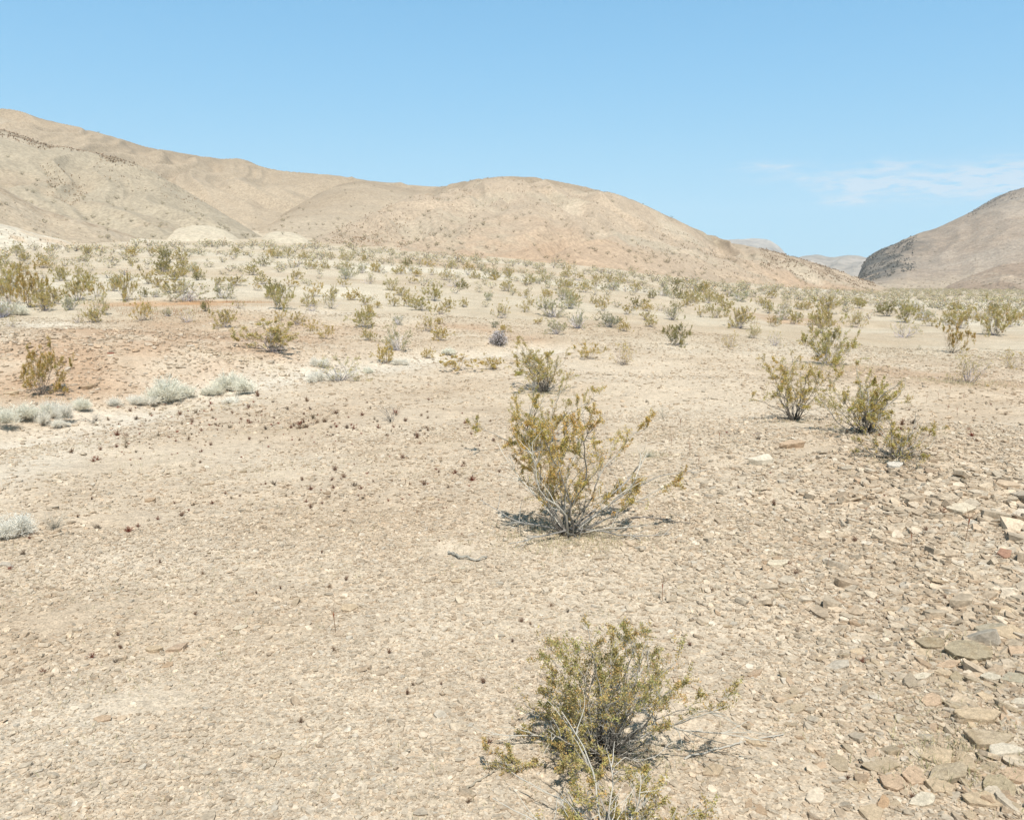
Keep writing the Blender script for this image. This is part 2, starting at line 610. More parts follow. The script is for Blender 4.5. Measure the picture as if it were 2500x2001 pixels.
def col_right_spur(t, px, n1, n2, rid):
    c = np.array((.30, .225, .165)) * np.ones(t.shape + (1,))
    return blend(c, (.37, .30, .23), .6 * sstep(-.1, .6, n2))


def col_far(t, px, n1, n2, rid):
    c = np.array((.27, .235, .20)) * np.ones(t.shape + (1,))
    return blend(c, (.36, .31, .265), .8 * sstep(-.2, .5, n2 + n1 * .4))


hill('hill', 'long back ridge of tan hills stepping down along the skyline',
     [(-420, 300, 300, 640), (-250, 246, 300, 640), (-100, 232, 300, 640), (0, 229, 300, 640), (17, 229, 300, 640), (56, 238, 300, 640), (84, 250, 300, 640), (157, 266, 300, 640), (252, 292, 300, 640), (308, 310, 300, 640), (392, 324, 300, 635),
      (470, 336, 300, 630), (488, 333, 300, 630), (518, 336, 300, 630), (548, 351, 300, 625), (574, 357, 300, 620), (604, 361, 300, 620), (640, 364, 300, 620), (713, 370, 300, 610), (769, 379, 300, 600), (797, 383, 300, 600), (839, 385, 300, 590),
      (875, 391, 300, 590), (923, 393, 300, 590), (1000, 402, 300, 590), (1100, 430, 300, 590), (1250, 480, 300, 590)],
     col_back, M_HILL, 100, amp=3.5, gully=4.0, gw=.05)
hill('hill', 'greyish left spur with a dark rocky outcrop along its top',
     [(-500, 330, 205, 420), (-300, 255, 205, 420), (-100, 250, 205, 420), (0, 272, 205, 420), (56, 290, 207, 415), (98, 305, 208, 410), (140, 310, 208, 405), (182, 319, 210, 400), (216, 327, 210, 395), (252, 336, 210, 390), (280, 344, 211, 385), (322, 361, 212, 380),
      (350, 378, 212, 370), (378, 394, 214, 360), (448, 436, 216, 330), (518, 478, 218, 290), (560, 505, 220, 270), (600, 530, 222, 250)],
     col_spur, M_HILL, 200, amp=3.0, gully=2.5, gw=.06)
hill('hill', 'rounded tan nose of hill running down between the pale mounds and the dome',
     [(500, 520, 240, 330), (560, 474, 240, 400), (601, 447, 240, 430), (657, 414, 240, 480), (713, 389, 240, 520), (755, 381, 240, 530), (800, 386, 240, 530), (860, 398, 240, 520), (923, 411, 240, 520), (1000, 440, 240, 500), (1100, 500, 240, 480)],
     col_mid, M_HILL, 300, amp=1.5, gully=1.2, gw=.08)
hill('hill', 'low reddish shoulder at the foot of the left spur',
     [(-500, 380, 150, 245), (-250, 352, 155, 245), (-100, 368, 160, 245), (0, 392, 164, 245), (36, 413, 166, 243), (84, 438, 170, 240), (140, 456, 174, 238), (196, 470, 180, 236), (238, 481, 190, 232), (290, 500, 200, 228), (340, 525, 205, 220)],
     col_low, M_HILL, 400, amp=.8, gully=.8, gw=.05)
hill('hill', 'smooth round topped dome of tan hill with a long rocky tail',
     [(560, 545, 205, 225), (640, 512, 206, 250), (700, 488, 206, 285), (800, 442, 204, 345), (850, 419, 203, 380), (900, 401, 202, 410), (930, 392, 201, 425), (1000, 378, 200, 440), (1040, 373, 199, 445), (1075, 371, 199, 448), (1130, 374, 199, 450), (1200, 387, 200, 450),
      (1300, 409, 204, 450), (1350, 428, 208, 450), (1400, 452, 214, 450), (1450, 475, 222, 450), (1500, 497, 232, 450), (1550, 513, 244, 452), (1600, 523, 260, 455), (1650, 535, 280, 460), (1700, 549, 300, 465), (1750, 565, 325, 470), (1800, 583, 350, 475), (1850, 601, 380, 480), (1900, 618, 400, 480), (1950, 640, 410, 480)],
     col_dome, M_HILL, 500, amp=3.0, gully=2.6, gw=.055, nt=220)
hill('mound', 'pale sandy mound at the foot of the hills, wider and more leftward one',
     [(335, 515, 200, 225), (358, 491, 200, 235), (372, 482, 200, 240), (406, 474, 200, 243), (448, 476, 200, 243), (476, 486, 200, 240), (504, 503, 200, 233), (520, 520, 202, 225), (530, 530, 203, 220)],
     col_pale, M_HILL, 600, amp=.3, gully=.25, gw=.03, nt=70, step=1.0, grain=.08, sag=.2, cat='mound')
hill('mound', 'smaller bare pale mound tucked against the left foot of the dome',
     [(535, 525, 203, 222), (550, 505, 203, 232), (559, 492, 203, 238), (581, 487, 203, 240), (615, 489, 203, 240), (637, 497, 203, 236), (654, 509, 203, 230), (670, 525, 204, 222)],
     col_pale, M_HILL, 650, amp=.2, gully=.2, gw=.03, nt=70, step=1.0, grain=.06, sag=.2, cat='mound')
hill('mound', 'whitish eroded mound below the low reddish shoulder',
     [(-120, 462, 150, 190), (-40, 462, 152, 190), (0, 470, 154, 190), (42, 481, 156, 188), (84, 494, 160, 186), (126, 503, 164, 184), (160, 515, 168, 182), (190, 528, 170, 180)],
     col_white, M_HILL, 700, amp=.4, gully=.5, gw=.02, nt=70, step=1.0, grain=.1, sag=.3, cat='mound')
hill('mountain', 'brownish mountain with a black cliff at its tip beyond the plain',
     [(1790, 612, 760, 1250), (1804, 596, 760, 1280), (1809, 575, 760, 1300), (1813, 560, 760, 1320), (1826, 542, 760, 1350), (1846, 528, 760, 1380), (1866, 522, 760, 1400), (1902, 506, 760, 1450), (1930, 492, 760, 1500), (1972, 481, 760, 1540), (2014, 461, 760, 1600),
      (2045, 446, 755, 1640), (2073, 430, 750, 1660), (2106, 411, 745, 1680), (2140, 399, 740, 1700), (2156, 396, 740, 1700), (2250, 385, 720, 1700), (2400, 400, 700, 1700), (2600, 470, 700, 1600), (2700, 540, 700, 1500)],
     col_right, M_MOUNT, 800, relief=.34, amp=9, gully=8, gw=.07, grain=1.6, cat='mountain', nt=200, sag=.75)
hill('mountain', 'low brown spur in front of the mountain beyond the plain',
     [(1960, 618, 690, 800), (2011, 595, 690, 850), (2060, 575, 685, 880), (2110, 557, 680, 900), (2156, 553, 675, 900), (2250, 550, 670, 900), (2400, 570, 670, 900), (2600, 620, 660, 880)],
     col_right_spur, M_MOUNT, 850, amp=2.5, gully=2.5, gw=.04, grain=.8, cat='mountain', sag=.6)
hill('mountain', 'hazy flat topped grey mesa peeping over the ridge in the gap',
     [(1380, 560, 4600, 6000), (1450, 515, 4600, 6000), (1500, 507, 4600, 6000), (1552, 504, 4600, 6000), (1594, 502, 4600, 6000), (1616, 504, 4600, 6000), (1630, 511, 4600, 6000), (1642, 520, 4600, 6000), (1651, 531, 4600, 6000), (1670, 553, 4600, 5900), (1700, 580, 4600, 5800), (1740, 605, 4600, 5700)],
     col_far, M_FAR, 900, relief=.45, amp=25, gully=12, gw=.03, grain=7, cat='mountain', nt=110, step=1.0)
hill('mountain', 'low hazy range closing the gap between ridge and cliff',
     [(1600, 600, 2900, 3700), (1640, 568, 2900, 3800), (1686, 540, 2900, 4000), (1709, 537, 2900, 4000), (1726, 536, 2900, 4000), (1742, 542, 2900, 4000), (1765, 541, 2900, 4000), (1784, 537, 2900, 4000), (1804, 538, 2900, 4000), (1822, 542, 2900, 4000), (1880, 552, 2900, 4000), (1960, 590, 2900, 3900)],
     col_far, M_FAR, 950, relief=.5, amp=16, gully=10, gw=.03, grain=4, cat='mountain', nt=110, step=1.0)

# ------------------------------------------------------------------ stones
def stone_shapes(n, seed, flat=(.22, .45), pts=(9, 15)):
    """Angular broken plates: convex hulls of random points, about one unit long."""
    import bmesh
    rnd = random.Random(seed)
    out = []
    for k in range(n):
        bm = bmesh.new()
        fl = rnd.uniform(*flat)
        asp = rnd.uniform(.55, .95)
        n = rnd.randint(*pts)
        a0 = rnd.uniform(0, 6.28)
        for i in range(n):
            a = a0 + 2 * math.pi * (i + rnd.uniform(-.42, .42)) / n
            r = rnd.uniform(.30, .5)
            under = rnd.uniform(.72, 1.04)
            tip = fl * .22 * math.cos(a + k)
            bm.verts.new((math.cos(a) * r, math.sin(a) * r * asp, fl * rnd.uniform(.34, .5) + tip))
            bm.verts.new((math.cos(a) * r * under, math.sin(a) * r * asp * under, -fl * .5))
        bmesh.ops.convex_hull(bm, input=bm.verts)
        bmesh.ops.triangulate(bm, faces=bm.faces)
        loose = [v for v in bm.verts if not v.link_faces]
        bmesh.ops.delete(bm, geom=loose, context='VERTS')
        bm.verts.index_update()
        out.append((np.array([v.co[:] for v in bm.verts]), np.array([[v.index for v in f.verts] for f in bm.faces]), fl))
        bm.free()
    return out


def rot_matrices(yaw, tx, ty):
    cy, sy = np.cos(yaw), np.sin(yaw)
    cx, sx = np.cos(tx), np.sin(tx)
    ct, st = np.cos(ty), np.sin(ty)
    o, z = np.ones_like(yaw), np.zeros_like(yaw)
    Rz = np.stack([cy, -sy, z, sy, cy, z, z, z, o], -1).reshape(-1, 3, 3)
    Rx = np.stack([o, z, z, z, cx, -sx, z, sx, cx], -1).reshape(-1, 3, 3)
    Ry = np.stack([ct, z, st, z, o, z, -st, z, ct], -1).reshape(-1, 3, 3)
    return Rz @ Rx @ Ry


PALETTE = np.array([(.50, .405, .295), (.455, .35, .245), (.545, .46, .355), (.40, .295, .20), (.58, .52, .43), (.42, .345, .255), (.43, .31, .205), (.48, .405, .31)])
PAL_W = np.array([.24, .20, .19, .10, .05, .08, .06, .08])


def stony(x, y):
    """How many stones lie about a place, 0..1."""
    d = np.hypot(x, y)
    n = fbm(x / 2.7, y / 2.7, 61, 4)
    w = .70 + .45 * n
    x, y = x / KX, y / KY
    w = w + .35 * np.exp(-(((x - 6.5) / 4.5) ** 2 + ((y - 12) / 9) ** 2))
    w = w - .9 * np.exp(-(wash_dist(x, y) / 1.5) ** 2)
    w = w + .4 * np.exp(-(((x + 12) / 6) ** 2 + ((y - 36) / 6) ** 2))
    w = w - .35 * np.exp(-(((x - 3) / 8) ** 2 + ((y - 44) / 10) ** 2))
    w = w - .9 * sstep(.42, .75, noise(x / 1.5 + 7, y / 2.4, 88))                 # bare sandy scraps
    return np.clip(w, .05, 1)


def scatter(n, d0, d1, seed, half=.62, margin=2.8):
    """Stones over the ground in front of the camera and a few steps to either side."""
    r = np.random.default_rng(seed)
    wide = d1 * math.sin(half) + margin
    m = int(n * 2 * wide * d1 / (half * (d1 ** 2 - d0 ** 2)))
    x, y = r.uniform(-wide, wide, m), r.uniform(0, d1, m)
    d = np.hypot(x, y)
    ok = (d > d0) & (d < d1) & (np.abs(x) < y * math.tan(half) + margin)
    x, y = x[ok], y[ok]
    keep = r.random(len(x)) < stony(x, y)
    return x[keep], y[keep], r


def build_gravel():
    shapes = stone_shapes(40, 3, (.10, .28), (5, 8))
    VV, TT, CC, off = [], [], [], 0
    for (n, d0, d1, lo, mode, hi, seed) in ((62000, 3.2, 6.2, .011, .022, .075, 1), (60000, 6.2, 10, .017, .030, .09, 2), (60000, 10, 18, .026, .043, .12, 3), (52000, 18, 40, .045, .068, .18, 4),
                                            (1300, 3.3, 12, .07, .095, .19, 5), (1600, 11, 32, .10, .14, .33, 6)):
        x, y, r = scatter(n, d0, d1, seed)
        m = len(x)
        size = np.clip(mode * np.exp(r.normal(0, .45, m)), lo, hi)
        bank = np.exp(-(((x + 11.5) / 5) ** 2 + ((y - 24) / 4) ** 2))
        right = np.exp(-(((x - 5.6) / 3.1) ** 2 + ((y - 6.6) / 4.5) ** 2))
        size = size * (1 + 1.35 * right + .6 * bank) * (.62 + .38 * np.clip(right * 2, 0, 1) if seed >= 5 else 1)
        k = r.integers(0, len(shapes), m)
        R = rot_matrices(r.uniform(0, 2 * math.pi, m), r.normal(.05, .24, m), r.normal(0, .24, m)) * (size[:, None, None])
        base = earth(x, y)
        c = PALETTE[r.choice(len(PALETTE), m, p=PAL_W / PAL_W.sum())]
        c = (c * .53 + base * .43) * r.uniform(.78, 1.08, m)[:, None]
        z = ground_z(x, y)
        for q, (v, t, fl) in enumerate(shapes):
            i = np.nonzero(k == q)[0]
            if not len(i):
                continue
            P = np.einsum('nij,vj->nvi', R[i], v) * np.array((1, 1, 1.0))
            P += np.stack([x[i], y[i], z[i] + size[i] * fl * r.uniform(.05, .45, len(i))], -1)[:, None]
            VV.append(P.reshape(-1, 3))
            TT.append((t[None] + (np.arange(len(i)) * len(v))[:, None, None]).reshape(-1, 3) + off)
            CC.append(np.repeat(c[i], len(v), 0))
            off += len(i) * len(v)
    o = mesh_object('gravel', np.concatenate(VV), np.concatenate(TT), None, np.concatenate(CC), M_STONE)
    tag(o, 'small flat tan and cream stones strewn over the desert ground', 'gravel', kind='stuff')


build_gravel()


def rock_mesh(seed, c, lichen=.0, detail=3, flat=.42):
    """One slab: a subdivided hull, chipped and pitted."""
    import bmesh
    v, t, fl = stone_shapes(1, seed, (flat * .8, flat * 1.2), (5, 8))[0]
    bm = bmesh.new()
    vs = [bm.verts.new(p) for p in v]
    for f in t:
        bm.faces.new([vs[i] for i in f])
    bmesh.ops.bevel(bm, geom=list(bm.edges), offset=.010, segments=1, affect='EDGES')
    bmesh.ops.triangulate(bm, faces=bm.faces)
    for k in range(detail):
        long = [e for e in bm.edges if e.calc_length() > .09 / (k * .5 + 1)]
        if long:
            bmesh.ops.subdivide_edges(bm, edges=long, cuts=1, use_grid_fill=False)
            bmesh.ops.triangulate(bm, faces=[f for f in bm.faces if len(f.verts) > 3])
    bm.verts.index_update()
    P = np.array([q.co[:] for q in bm.verts])
    T = np.array([[q.index for q in f.verts] for f in bm.faces])
    bm.free()
    n = fbm(P[:, 0] * 7 + seed, P[:, 1] * 7 + P[:, 2] * 9, seed, 4, .6)
    n2 = fbm(P[:, 0] * 3 + seed, P[:, 1] * 3 - P[:, 2] * 5, seed + 9, 3)
    P = P * (1 + .035 * n + .05 * n2)[:, None]
    C = np.asarray(c)[None] * (1 + .16 * n2 + .10 * n)[:, None]
    if lichen:
        w = np.clip(sstep(.0, .5, n2 + .5 * n) * lichen, 0, 1)[:, None]
        C = C * (1 - w) + np.array((.23, .17, .10)) * w
    return P, T, C


TANR, PINKR, GREYR, PALER, BROWNR = (.46, .355, .24), (.455, .33, .225), (.415, .33, .23), (.52, .45, .345), (.39, .28, .185)


def add_rock(px, py, wpx, label, c=TANR, lichen=0.0, seed=0, rz=0.0, tilt=(0, 0), flat=.42, squash=1.0, sink=.3, group='slabs and stones on the stony slope'):
    p, d = place(px, py)
    P, T, C = rock_mesh(seed + 1000, c, lichen, 3, flat)
    o = mesh_object('rock', P, T, None, C, M_STONE)
    s = wpx * d / F * (1.22 if px > 1750 and py > 1300 else 1.08)
    o.scale = (s, s * squash, s)
    o.rotation_mode = 'ZXY'
    o.rotation_euler = (tilt[0] + .10, tilt[1] * .7, rz)
    o.location = p + Vector((0, 0, s * flat * (.5 - sink)))
    tag(o, label, 'rock', group)
    return o


for i, a in enumerate((
    (2056, 1513, 92, 'broad tan slab with a black undercut on its near edge', TANR, .25, 1, .1, (.05, .18)),
    (2076, 1565, 110, 'flat greenish slab spotted with dark lichen below the broad tan slab', GREYR, .6, 2, -.1, (.03, .08)),
    (2212, 1590, 80, 'brownish slab lying past the lichen spotted slab near the frame edge', BROWNR, .3, 3, .3, (.05, .1)),
    (1952, 1362, 62, 'rounded dark topped boulder with grass along its top', (.33, .265, .18), .7, 4, .2, (.1, .05)),
    (2030, 1380, 86, 'low lichen covered grey slab beside the dark topped boulder', (.36, .295, .20), .6, 5, -.2, (.02, .03)),
    (1945, 1378, 46, 'pale tan block with a black hollow, in front of the dark topped boulder', TANR, 0, 6, .6, (.1, .2)),
    (2090, 1330, 60, 'grey brown ledge of rock with a dried tuft beside it', (.36, .31, .23), .5, 7, .1, (.02, .04)),
    (2128, 1340, 64, 'buff ledge with a sharp dark lower edge at the edge of the slope', TANR, .15, 8, 0, (.08, .02)),
    (2136, 1376, 56, 'smooth pinkish boulder by the frame edge', PINKR, 0, 9, .4, (.1, .1)),
    (2116, 1500, 26, 'narrow upright stone with a black shadowed face', BROWNR, .0, 10, 1.4, (.2, .9)),
    (1997, 1405, 52, 'reddish tan flat slab set into gravel above the leaning dark plate', PINKR, .1, 11, .2, (.02, .1)),
    (2014, 1432, 50, 'dark leaning plate of rock with a sharp left edge', (.34, .275, .185), .4, 12, .9, (.15, .3)),
    (1914, 1440, 44, 'grey brown pointed stone leaning beside a whitish flat stone', (.33, .27, .20), .3, 13, 1.2, (.1, .45)),
    (1943, 1430, 44, 'whitish flat stone between the pointed stone and the reddish slab', PALER, 0, 14, .1, (.03, .08)),
    (2085, 1430, 40, 'white stone plates piled at the far side of the dark plate', PALER, 0, 15, -.3, (.06, .05)),
    (1960, 1480, 60, 'wedge of pinkish rock pointing up the slope', PINKR, .1, 16, .5, (.08, .15)),
    (2020, 1485, 58, 'flat grey slab half sunk behind the broad tan slab', (.36, .30, .22), .45, 17, .2, (.02, .06)),
    (2140, 1430, 60, 'grey ledge with a deep dark crack below it at the frame edge', (.35, .31, .23), .3, 18, 0, (.06, .05)),
    (2148, 1480, 40, 'pale domed stone cut by the frame edge', (.50, .43, .33), .1, 19, .2, (.05, .05)),
    (1975, 1600, 70, 'long pale tan slab in front of the lichen spotted slab', TANR, .1, 20, .2, (.03, .06)),
    (1990, 1640, 96, 'wide brownish slab with grass growing along its upper edge', (.37, .30, .21), .4, 21, .4, (.04, .06)),
    (1925, 1640, 56, 'pinkish block with a dark slit of shadow at its left end', PINKR, 0, 22, .8, (.08, .25)),
    (1880, 1655, 60, 'cracked pink tan slab above the white patch of stone', PINKR, .1, 23, .1, (.03, .04)),
    (1858, 1695, 44, 'triangular reddish stone standing on its long edge', (.42, .28, .17), .05, 24, 1.0, (.1, .35)),
    (1942, 1690, 62, 'bright white flat stone in the gravel near the bottom', PALER, 0, 25, .2, (.02, .04)),
    (1800, 1660, 50, 'tan stone with a lichen stain left of the cracked slab', TANR, .4, 26, .3, (.05, .05)),
    (2105, 1660, 70, 'olive grey sloping slab at the bottom corner', (.37, .30, .20), .3, 27, .3, (.06, .12)),
    (2070, 1690, 80, 'buff slab split by a dark crevice at the bottom edge', TANR, .1, 28, -.2, (.03, .05)),
    (2140, 1640, 60, 'pale pink slab on the frame edge above the olive grey slab', PINKR, .1, 29, .2, (.04, .1)),
    (2110, 1590, 70, 'cream boulder with a straw tuft in front of it', (.53, .46, .36), .1, 30, .1, (.05, .08)),
    (376, 1368, 56, 'large smooth pinkish slab bedded in the open gravel', (.44, .325, .23), .35, 31, .2, (.02, .03)),
    (322, 1372, 44, 'thin tan plate lying just beside the large smooth slab', TANR, 0, 32, .1, (.02, .1)),
    (352, 1402, 30, 'stone propped over a black gap in front of the large smooth slab', BROWNR, 0, 33, .9, (.1, .5)),
    (622, 1272, 36, 'brown stained square slab standing among the pale stones', (.36, .285, .20), .5, 34, 1.2, (.25, .05)),
    (735, 1283, 50, 'flat tan stone with two dark tufts beside it', TANR, 0, 35, .1, (.03, .06)),
    (507, 1325, 34, 'cream stone tilted over a black crack', (.52, .44, .33), 0, 36, .5, (.1, .3)),
    (215, 1515, 46, 'pinkish brown stone with a dark far side in the gravel', PINKR, .3, 37, .3, (.05, .08)),
    (175, 1706, 34, 'narrow brown stone casting a thin black line', BROWNR, 0, 38, .2, (.05, .1)),
    (580, 1595, 40, 'tan stone on the rim of a smooth bare patch', TANR, 0, 39, .4, (.06, .12)),
    (560, 1745, 40, 'rough brown lump of rock at the bottom edge', BROWNR, .3, 40, .1, (.05, .05)),
    (962, 1226, 26, 'small stone with a hooked black shadow below the dead stick', TANR, 0, 41, .5, (.1, .35)),
    (972, 1198, 18, 'tiny bright white stone under the dead stick', PALER, 0, 42, .1, (.02, .05)),
    (1635, 1190, 52, 'long pale flat stone beyond a dark tuft', (.54, .46, .34), 0, 43, .1, (.03, .06)),
    (1725, 1175, 26, 'small grey striped stone beyond the long pale stone', (.32, .27, .21), .3, 44, .8, (.1, .3)),
    (2020, 1078, 70, 'buff slab with a long straight reddish undercut edge', (.52, .44, .33), .05, 45, 0, (.1, .02)),
    (2115, 1172, 46, 'dark red broken rock with deep black gaps', (.33, .19, .13), .2, 46, .4, (.15, .3)),
    (1957, 995, 36, 'dark hollow rock gaping beside a pale scrap of stone', (.30, .22, .155), .5, 47, .9, (.1, .45)),
    (1785, 988, 44, 'grey flat ledge with a sharp shadow line under it', (.38, .32, .245), .3, 48, .0, (.08, .03)),
    (1885, 985, 44, 'whitish rounded rock at the foot of the twin shrub', (.52, .47, .40), .15, 49, .1, (.04, .06)),
    (1597, 915, 24, 'small dark ridged rock alone on the pale gravel', (.27, .215, .165), .4, 50, .4, (.1, .1)),
    (1668, 942, 60, 'low reddish outcrop in front of the open yellow shrub', PINKR, .15, 51, .1, (.02, .05)),
    (1600, 978, 60, 'flat cream stone set in brown gravel', (.53, .46, .36), 0, 52, .1, (.02, .04)),
    (23, 831, 30, 'tan boulder on the bank beside the bush above the wash', TANR, .05, 53, .2, (.05, .05)),
    (183, 818, 34, 'brown crumbly stone heap on the bank of the wash', BROWNR, .5, 54, .2, (.05, .05)),
    (232, 745, 14, 'tiny dark red stone on the pebbled bank', (.28, .12, .085), 0, 55, .2, (.1, .1)),
    (232, 750, 12, 'cream knob of stone at the foot of the red patch', (.55, .48, .37), 0, 56, .2, (.1, .1)),
    (445, 1019, 22, 'small tan ledge with a dark underside above the open gravel', TANR, .1, 57, .1, (.1, .05)),
    (512, 995, 24, 'brown stained flat stone among dark dots of dried plants', (.36, .285, .20), .4, 58, .2, (.03, .05)),
    (690, 1040, 20, 'little dark brown stone below the line of dried tufts', (.30, .22, .15), .3, 59, .2, (.1, .2)),
    (315, 1056, 30, 'thin dark edged stone sliver on the open gravel', BROWNR, .1, 60, .05, (.1, .03)),
    (905, 1052, 26, 'pale tan squarish stone beside the sparse yellow shrub', TANR, .05, 61, .4, (.05, .05)),
)):
    px, py, w, lab, c, li, sd_, rz, tl = a
    add_rock(px, py, w, lab, c, li, sd_, rz, tl, flat=random.uniform(.15, .28), squash=random.uniform(.7, 1.0), sink=random.uniform(.12, .36))

# smaller loose slabs over the stony slope: several meshes, each copied
def loose_slabs():
    protos = []
    for k in range(12):
        P, T, C = rock_mesh(3000 + k, (TANR, PINKR, GREYR, TANR, BROWNR, (.5, .42, .32))[k % 6], (.0, .1, .35, .0, .2, .1)[k % 6], 2, .17)
        protos.append(mesh_object('rock', P, T, None, C, M_STONE, link=False).data)
    r = random.Random(5)
    n = 0
    kinds = ('buff', 'pinkish', 'lichen greyed', 'buff', 'brown', 'cream')
    while n < 230:
        px, py = r.uniform(1480, 2150), r.uniform(930, 1720)
        if r.random() > .25 + .75 * sstep(1500, 2050, px) * sstep(950, 1350, py):
            continue
        q = place(px, py)
        if q is None:
            continue
        p, d = q
        k = r.randrange(12)
        o = bpy.data.objects.new('rock', protos[k])
        COL.objects.link(o)
        s = r.lognormvariate(math.log(.112), .36)
        o.scale = (s, s * r.uniform(.7, 1), s * r.uniform(.7, 1.1))
        o.rotation_euler = (r.gauss(.06, .2), r.gauss(0, .2), r.uniform(0, 6.28))
        o.location = p + Vector((0, 0, s * .05))
        size = 'small' if s < .095 else ('hand sized' if s < .145 else 'broad')
        where = 'in the gravel by the bottom edge' if py > 1560 else ('low on the stony slope' if py > 1350 else ('half way up the stony slope' if py > 1130 else 'high on the stony slope near the yellow shrubs'))
        tag(o, f'{size} {kinds[k % 6]} slab loose {where}', 'rock', 'loose slabs on the stony slope')
        n += 1


loose_slabs()

# ------------------------------------------------------------------ plants
class Sticks:
    """Collects tapering sticks (tubes) and leaf blades; builds one mesh each."""

    def __init__(s):
        s.V, s.Q, s.C, s.n = [], [], [], 0
        s.lp, s.ld, s.ls, s.lc = [], [], [], []

    def tube(s, P, r0, r1, c0, c1, k=4):
        P = np.asarray(P, float)
        n = len(P)
        D = np.gradient(P, axis=0)
        D /= np.linalg.norm(D, axis=1)[:, None] + 1e-9
        ref = np.where(np.abs(D[:, 2:3]) > .9, np.array([[1., 0, 0]]), np.array([[0, 0, 1.]]))
        U = np.cross(D, ref)
        U /= np.linalg.norm(U, axis=1)[:, None] + 1e-9
        Wv = np.cross(D, U)
        a = np.arange(k) / k * 2 * math.pi
        R = np.linspace(r0, r1, n)
        ring = P[:, None] + R[:, None, None] * (np.cos(a)[None, :, None] * U[:, None] + np.sin(a)[None, :, None] * Wv[:, None])
        i = np.arange(n - 1)[:, None] * k
        j = np.arange(k)[None]
        jn = (j + 1) % k
        s.V.append(ring.reshape(-1, 3))
        s.Q.append(np.stack([i + j, i + jn, i + k + jn, i + k + j], -1).reshape(-1, 4) + s.n)
        t = np.linspace(0, 1, n)[:, None]
        s.C.append(np.repeat(np.asarray(c0) * (1 - t) + np.asarray(c1) * t, k, 0))
        s.n += n * k

    def leaves(s, P, D, size, c):
        s.lp.append(P)
        s.ld.append(D)
        s.ls.append(size)
        s.lc.append(c)

    def stems_object(s, name, mat, parent=None, link=True):
        return mesh_object(name, np.concatenate(s.V), None, np.concatenate(s.Q), np.concatenate(s.C), mat, smooth=True, parent=parent, link=link)

    def leaves_object(s, name, mat, r, parent=None, link=True, wide=.5):
        P, D, S, C = (np.concatenate(x) for x in (s.lp, s.ld, s.ls, s.lc))
        n = len(P)
        N = r.normal(0, 1, (n, 3))
        U = np.cross(D, N)
        U /= np.linalg.norm(U, axis=1)[:, None] + 1e-9
        D = D / (np.linalg.norm(D, axis=1)[:, None] + 1e-9)
        S = S[:, None]
        V = np.stack([P, P + D * S * .5 + U * S * .5 * wide, P + D * S, P + D * S * .5 - U * S * .5 * wide], 1).reshape(-1, 3)
        Q = np.arange(n * 4).reshape(-1, 4)
        return mesh_object(name, V, None, Q, np.repeat(C, 4, 0), mat, parent=parent, link=link)


def path(r, p, d, length, n, wander, up=0.0, droop=0.0):
    P = [np.array(p, float)]
    d = np.array(d, float)
    st = length / n
    for i in range(n):
        d = d + r.normal(0, wander, 3)
        d[2] += up - droop * i / n
        d /= np.linalg.norm(d)
        P.append(P[-1] + d * st)
    return np.array(P)


GREEN = np.array([(.43, .36, .105), (.36, .32, .09), (.50, .42, .16), (.47, .335, .10), (.48, .30, .095), (.26, .235, .075)])


